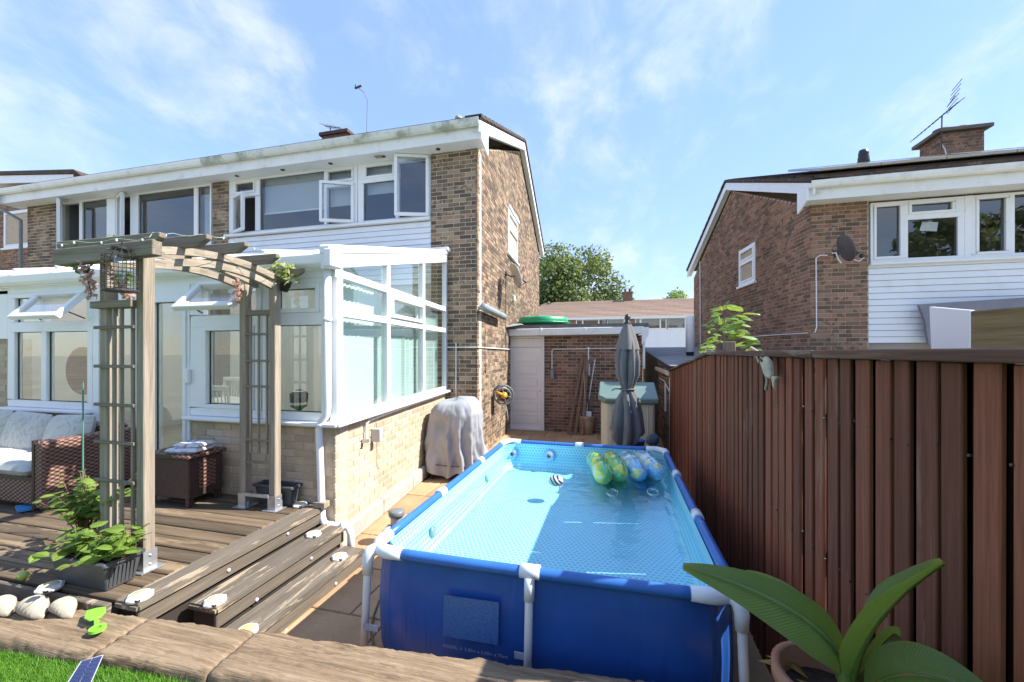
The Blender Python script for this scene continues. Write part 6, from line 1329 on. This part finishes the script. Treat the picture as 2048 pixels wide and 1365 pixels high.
# ------------------------------------------------------------------ big-leaved plant at the lower right
BAN = leaf_mat('broad leaf', (.085, .15, .03), (.15, .24, .055), .38, .45)
nt = BAN.node_tree; b = nt.nodes['Principled BSDF']; uvn = NN(nt, 'ShaderNodeUVMap', uv_map='leaf'); s = NN(nt, 'ShaderNodeSeparateXYZ'); LK(nt, uvn.outputs[0], s.inputs[0])
cr = M(nt, 'ABSOLUTE', M(nt, 'SUBTRACT', s.outputs[0], .5)); rib = M(nt, 'SINE', M(nt, 'MULTIPLY', M(nt, 'SUBTRACT', s.outputs[1], M(nt, 'MULTIPLY', cr, .25)), 330))
old = b.inputs['Base Color'].links[0].from_socket
nc = mixc(nt, M(nt, 'MULTIPLY', rng(nt, rib, .2, 1), .14), old, (.16, .27, .06)); nc = mixc(nt, rng(nt, cr, .0, .035, 1, 0), nc, (.30, .38, .14))
nc = mixc(nt, M(nt, 'MULTIPLY', rng(nt, cr, .465, .5), rng(nt, noise_t(nt, vec_pos(nt), 22, 3), .48, .6)), nc, (.30, .19, .06)); nc = mixc(nt, rng(nt, s.outputs[1], .93, 1.0, 0, .8), nc, (.33, .33, .06))
LK(nt, nc, b.inputs['Base Color']); bump(nt, b, rib, .25, .004); DRY = leaf_mat('dry leaf', (.30, .17, .04), (.45, .30, .08), .6, .3)
pb_ = at_y(1690, 1375, 1.35); bp = thing('broad_leaf_plant', pb_, 'potted plant with two long broad green leaves at the lower right', 'plant')
def banana(P0, P1, P2, w, side, fold, mat, name='leaf'):
    P0, P1, P2 = Vector(P0), Vector(P1), Vector(P2); N_ = 30; K = 6; side = Vector(side).normalized(); vs = []
    for i in range(N_+1):
        t = i/N_; q = P0*(1-t)**2+P1*2*t*(1-t)+P2*t*t; tan = ((P1-P0)*(1-t)+(P2-P1)*t).normalized(); s = (side-tan*side.dot(tan)).normalized(); nn = tan.cross(s)
        wd = w*max(.04, math.sin(PI*min(1, max(0, (t-.10)/.92)))**.65)*(1.08-.35*t) if t > .1 else w*.06
        for j in range(-K, K+1):
            x = j/K; f_ = fold[0] if x < 0 else fold[1]; vs.append(q+s*(x*wd*math.cos(f_))+nn*(abs(x)*wd*math.sin(f_)+.012*w*6*math.sin(t*17+abs(x)*3)*abs(x)*.35-(.008 if j == 0 else 0)))
    c_ = 2*K+1; fs = [(i*c_+j, i*c_+j+1, (i+1)*c_+j+1, (i+1)*c_+j) for i in range(N_) for j in range(c_-1)]
    o = MB().add(vs, fs).build(name, mat, bp, True); uvl = o.data.uv_layers.new(name='leaf')
    for lp in o.data.loops: uvl.data[lp.index].uv = ((lp.vertex_index % c_)/(c_-1), (lp.vertex_index//c_)/N_)
    MB().tube([(P0*(1-t)**2+P1*2*t*(1-t)+P2*t*t)+Vector((0, 0, -.006)) for t in (k/14 for k in range(15))], [.010*(1-.85*k/14) for k in range(15)], 6).build('midrib', BAN, o, True)
base = at_y(1692, 1395, 1.36)
banana(base, at_y(1720, 1235, 1.42), at_y(1366, 1132, 1.50), .088, (0.25, .75, .75), (.25, .15), BAN)
banana(base+Vector((.01, 0, 0)), at_y(1712, 1235, 1.34), at_y(1886, 1124, 1.25), .082, (.55, .75, .45), (.75, .35), BAN)
banana(base+Vector((.02, -.02, 0)), at_y(1780, 1290, 1.22), at_y(1985, 1395, 1.12), .075, (.2, .8, .6), (.3, .2), BAN)
banana(base, at_y(1640, 1200, 1.6), at_y(1492, 1143, 1.66), .045, (0.2, .5, .85), (.3, .3), leaf_mat('yellowing leaf', (.16, .19, .03), (.26, .28, .06), .45, .35))
banana(base, at_y(1790, 1290, 1.42), at_y(1900, 1325, 1.4), .04, (.2, .5, .85), (.2, .2), DRY); banana(base, at_y(1800, 1230, 1.45), at_y(1798, 1280, 1.45), .03, (.2, .5, .85), (.3, .3), BAN)
MB().tube([base+Vector((0, 0, -.15)), base+Vector((.0, 0, .05)), at_y(1705, 1290, 1.38)], [.02, .018, .012], 8).build('stem', BAN, bp, True)
TC = plain('terracotta', (.36, .17, .10), .8, .12, 8, .3, 50); pc = at_y(1645, 1352, 1.42); pc.x += .02
pp_ = thing('terracotta_pot', (pc.x, pc.y, .40), 'terracotta pot with dry leaves under the broad-leaved plant', 'pot'); hz_ = pc.z
MB().lathe((pc.x, pc.y, .40), [(.10, 0), (.135, hz_-.44), (.15, hz_-.44), (.15, hz_-.395), (.128, hz_-.395), (.12, hz_-.46), (.0, hz_-.46)], 32).build('pot', TC, pp_, True); MB().lathe((pc.x, pc.y, hz_-.07), [(.119, 0), (.119, .01), (0, .012)], 20).build('soil', SOIL, pp_)
mb = MB()
for i in range(14): leafquad(mb, Vector((pc.x+R.uniform(-.09, .09), pc.y+R.uniform(-.09, .09), hz_-.05)), Vector((R.gauss(0, 1), R.gauss(0, 1), .25)), Vector((0, 0, 1)), .10, .035)
mb.build('dry_leaf', DRY, pp_)
# ------------------------------------------------------------------ on the fence: driftwood fish, sapling beyond
GRV = plain('bleached driftwood', (.46, .38, .29), .85, .2, 14, .5, 60)
c_ = at_line(1542, 738, fx-.05, 3, 0); fsh = thing('driftwood_fish', c_, 'grey driftwood fish hanging on the fence by a rope', 'ornament')
F = Fr(c_, (0, -1, 0), (-1, 0, 0), (0, 0, 1)); tilt = lambda u, v: F.p(u*.8+v*.55, v*.8-u*.55, 0)
prof = [(-.10, 0), (-.06, .045), (.0, .06), (.05, .045), (.075, .02), (.085, 0), (.07, -.02), (.0, -.05), (-.06, -.035)]
MB().prism([tilt(a, b_) for a, b_ in prof], (-.03, 0, 0)).build('body', GRV, fsh, bevel=.008); MB().prism([tilt(.08, .008), tilt(.14, .05), tilt(.12, 0), tilt(.14, -.045), tilt(.08, -.008)], (-.02, 0, 0)).build('tail', GRV, fsh, bevel=.004); MB().ball(tilt(-.065, .012)+Vector((-.032, 0, 0)), .009).build('eye', BLACK, fsh, True)
RP = plain('rope', (.36, .30, .21), .9, .2, 60); pr = [at_line(u, v, fx-.035, 3, 0) for u, v in ((1502, 696), (1518, 706), (1528, 722), (1530, 742), (1535, 760), (1532, 780))]; MB().tube(pr, .010, 6).build('rope', RP, fsh, True)
MB().tube([at_line(u, v, fx-.03, 3, 0) for u, v in ((1518, 704), (1540, 722))], .006, 6).build('rope', RP, fsh); mb = MB()
for i in range(9): leafquad(mb, at_line(1505+i*3, 700+i*4, fx-.04, 3, 0), Vector((0, R.gauss(0, .6), -1)), Vector((-1, 0, .2)), .045, .02)
mb.build('dried_leaf', GRV, fsh)
sb_ = at_line(1450, 690, 1.30, 3, 0); sap = thing('sapling', (sb_.x, sb_.y, 0), 'bright green young sapling showing above the fence post', 'sapling')
top_ = at_line(1448, 612, 1.30, 3, 0); MB().tube([(sb_.x, sb_.y, 0), (sb_.x, sb_.y, 1.6), top_], [.02, .012, .005], 6).build('trunk', BARK, sap)
for (u, v) in ((1448, 612), (1440, 622), (1460, 622), (1425, 640), (1445, 638), (1470, 636), (1418, 655), (1440, 655), (1465, 650), (1482, 640), (1480, 660), (1455, 665), (1425, 668), (1490, 685), (1500, 692), (1478, 680), (1415, 690), (1435, 682), (1405, 703), (1420, 700)):
    for k in range(4):
        q = at_line(u, v, 1.30, 3, 0)+rv()*.07; d = Vector((R.gauss(0, 1), R.gauss(0, 1), R.uniform(-.3, .3))).normalized(); up = Vector((R.gauss(-.3, .3), R.gauss(-.3, .3), 1)); s = d.cross(up).normalized(); nn = s.cross(d); sz = R.uniform(.10, .16)
        o = bpy.data.objects.new('leaf', leaf_mesh(LEAF2, R.randint(0, 2))); COL.objects.link(o); adopt(o, sap); o.matrix_basis = Matrix(((s.x*sz, d.x*sz, nn.x*sz, q.x), (s.y*sz, d.y*sz, nn.y*sz, q.y), (s.z*sz, d.z*sz, nn.z*sz, q.z), (0, 0, 0, 1)))
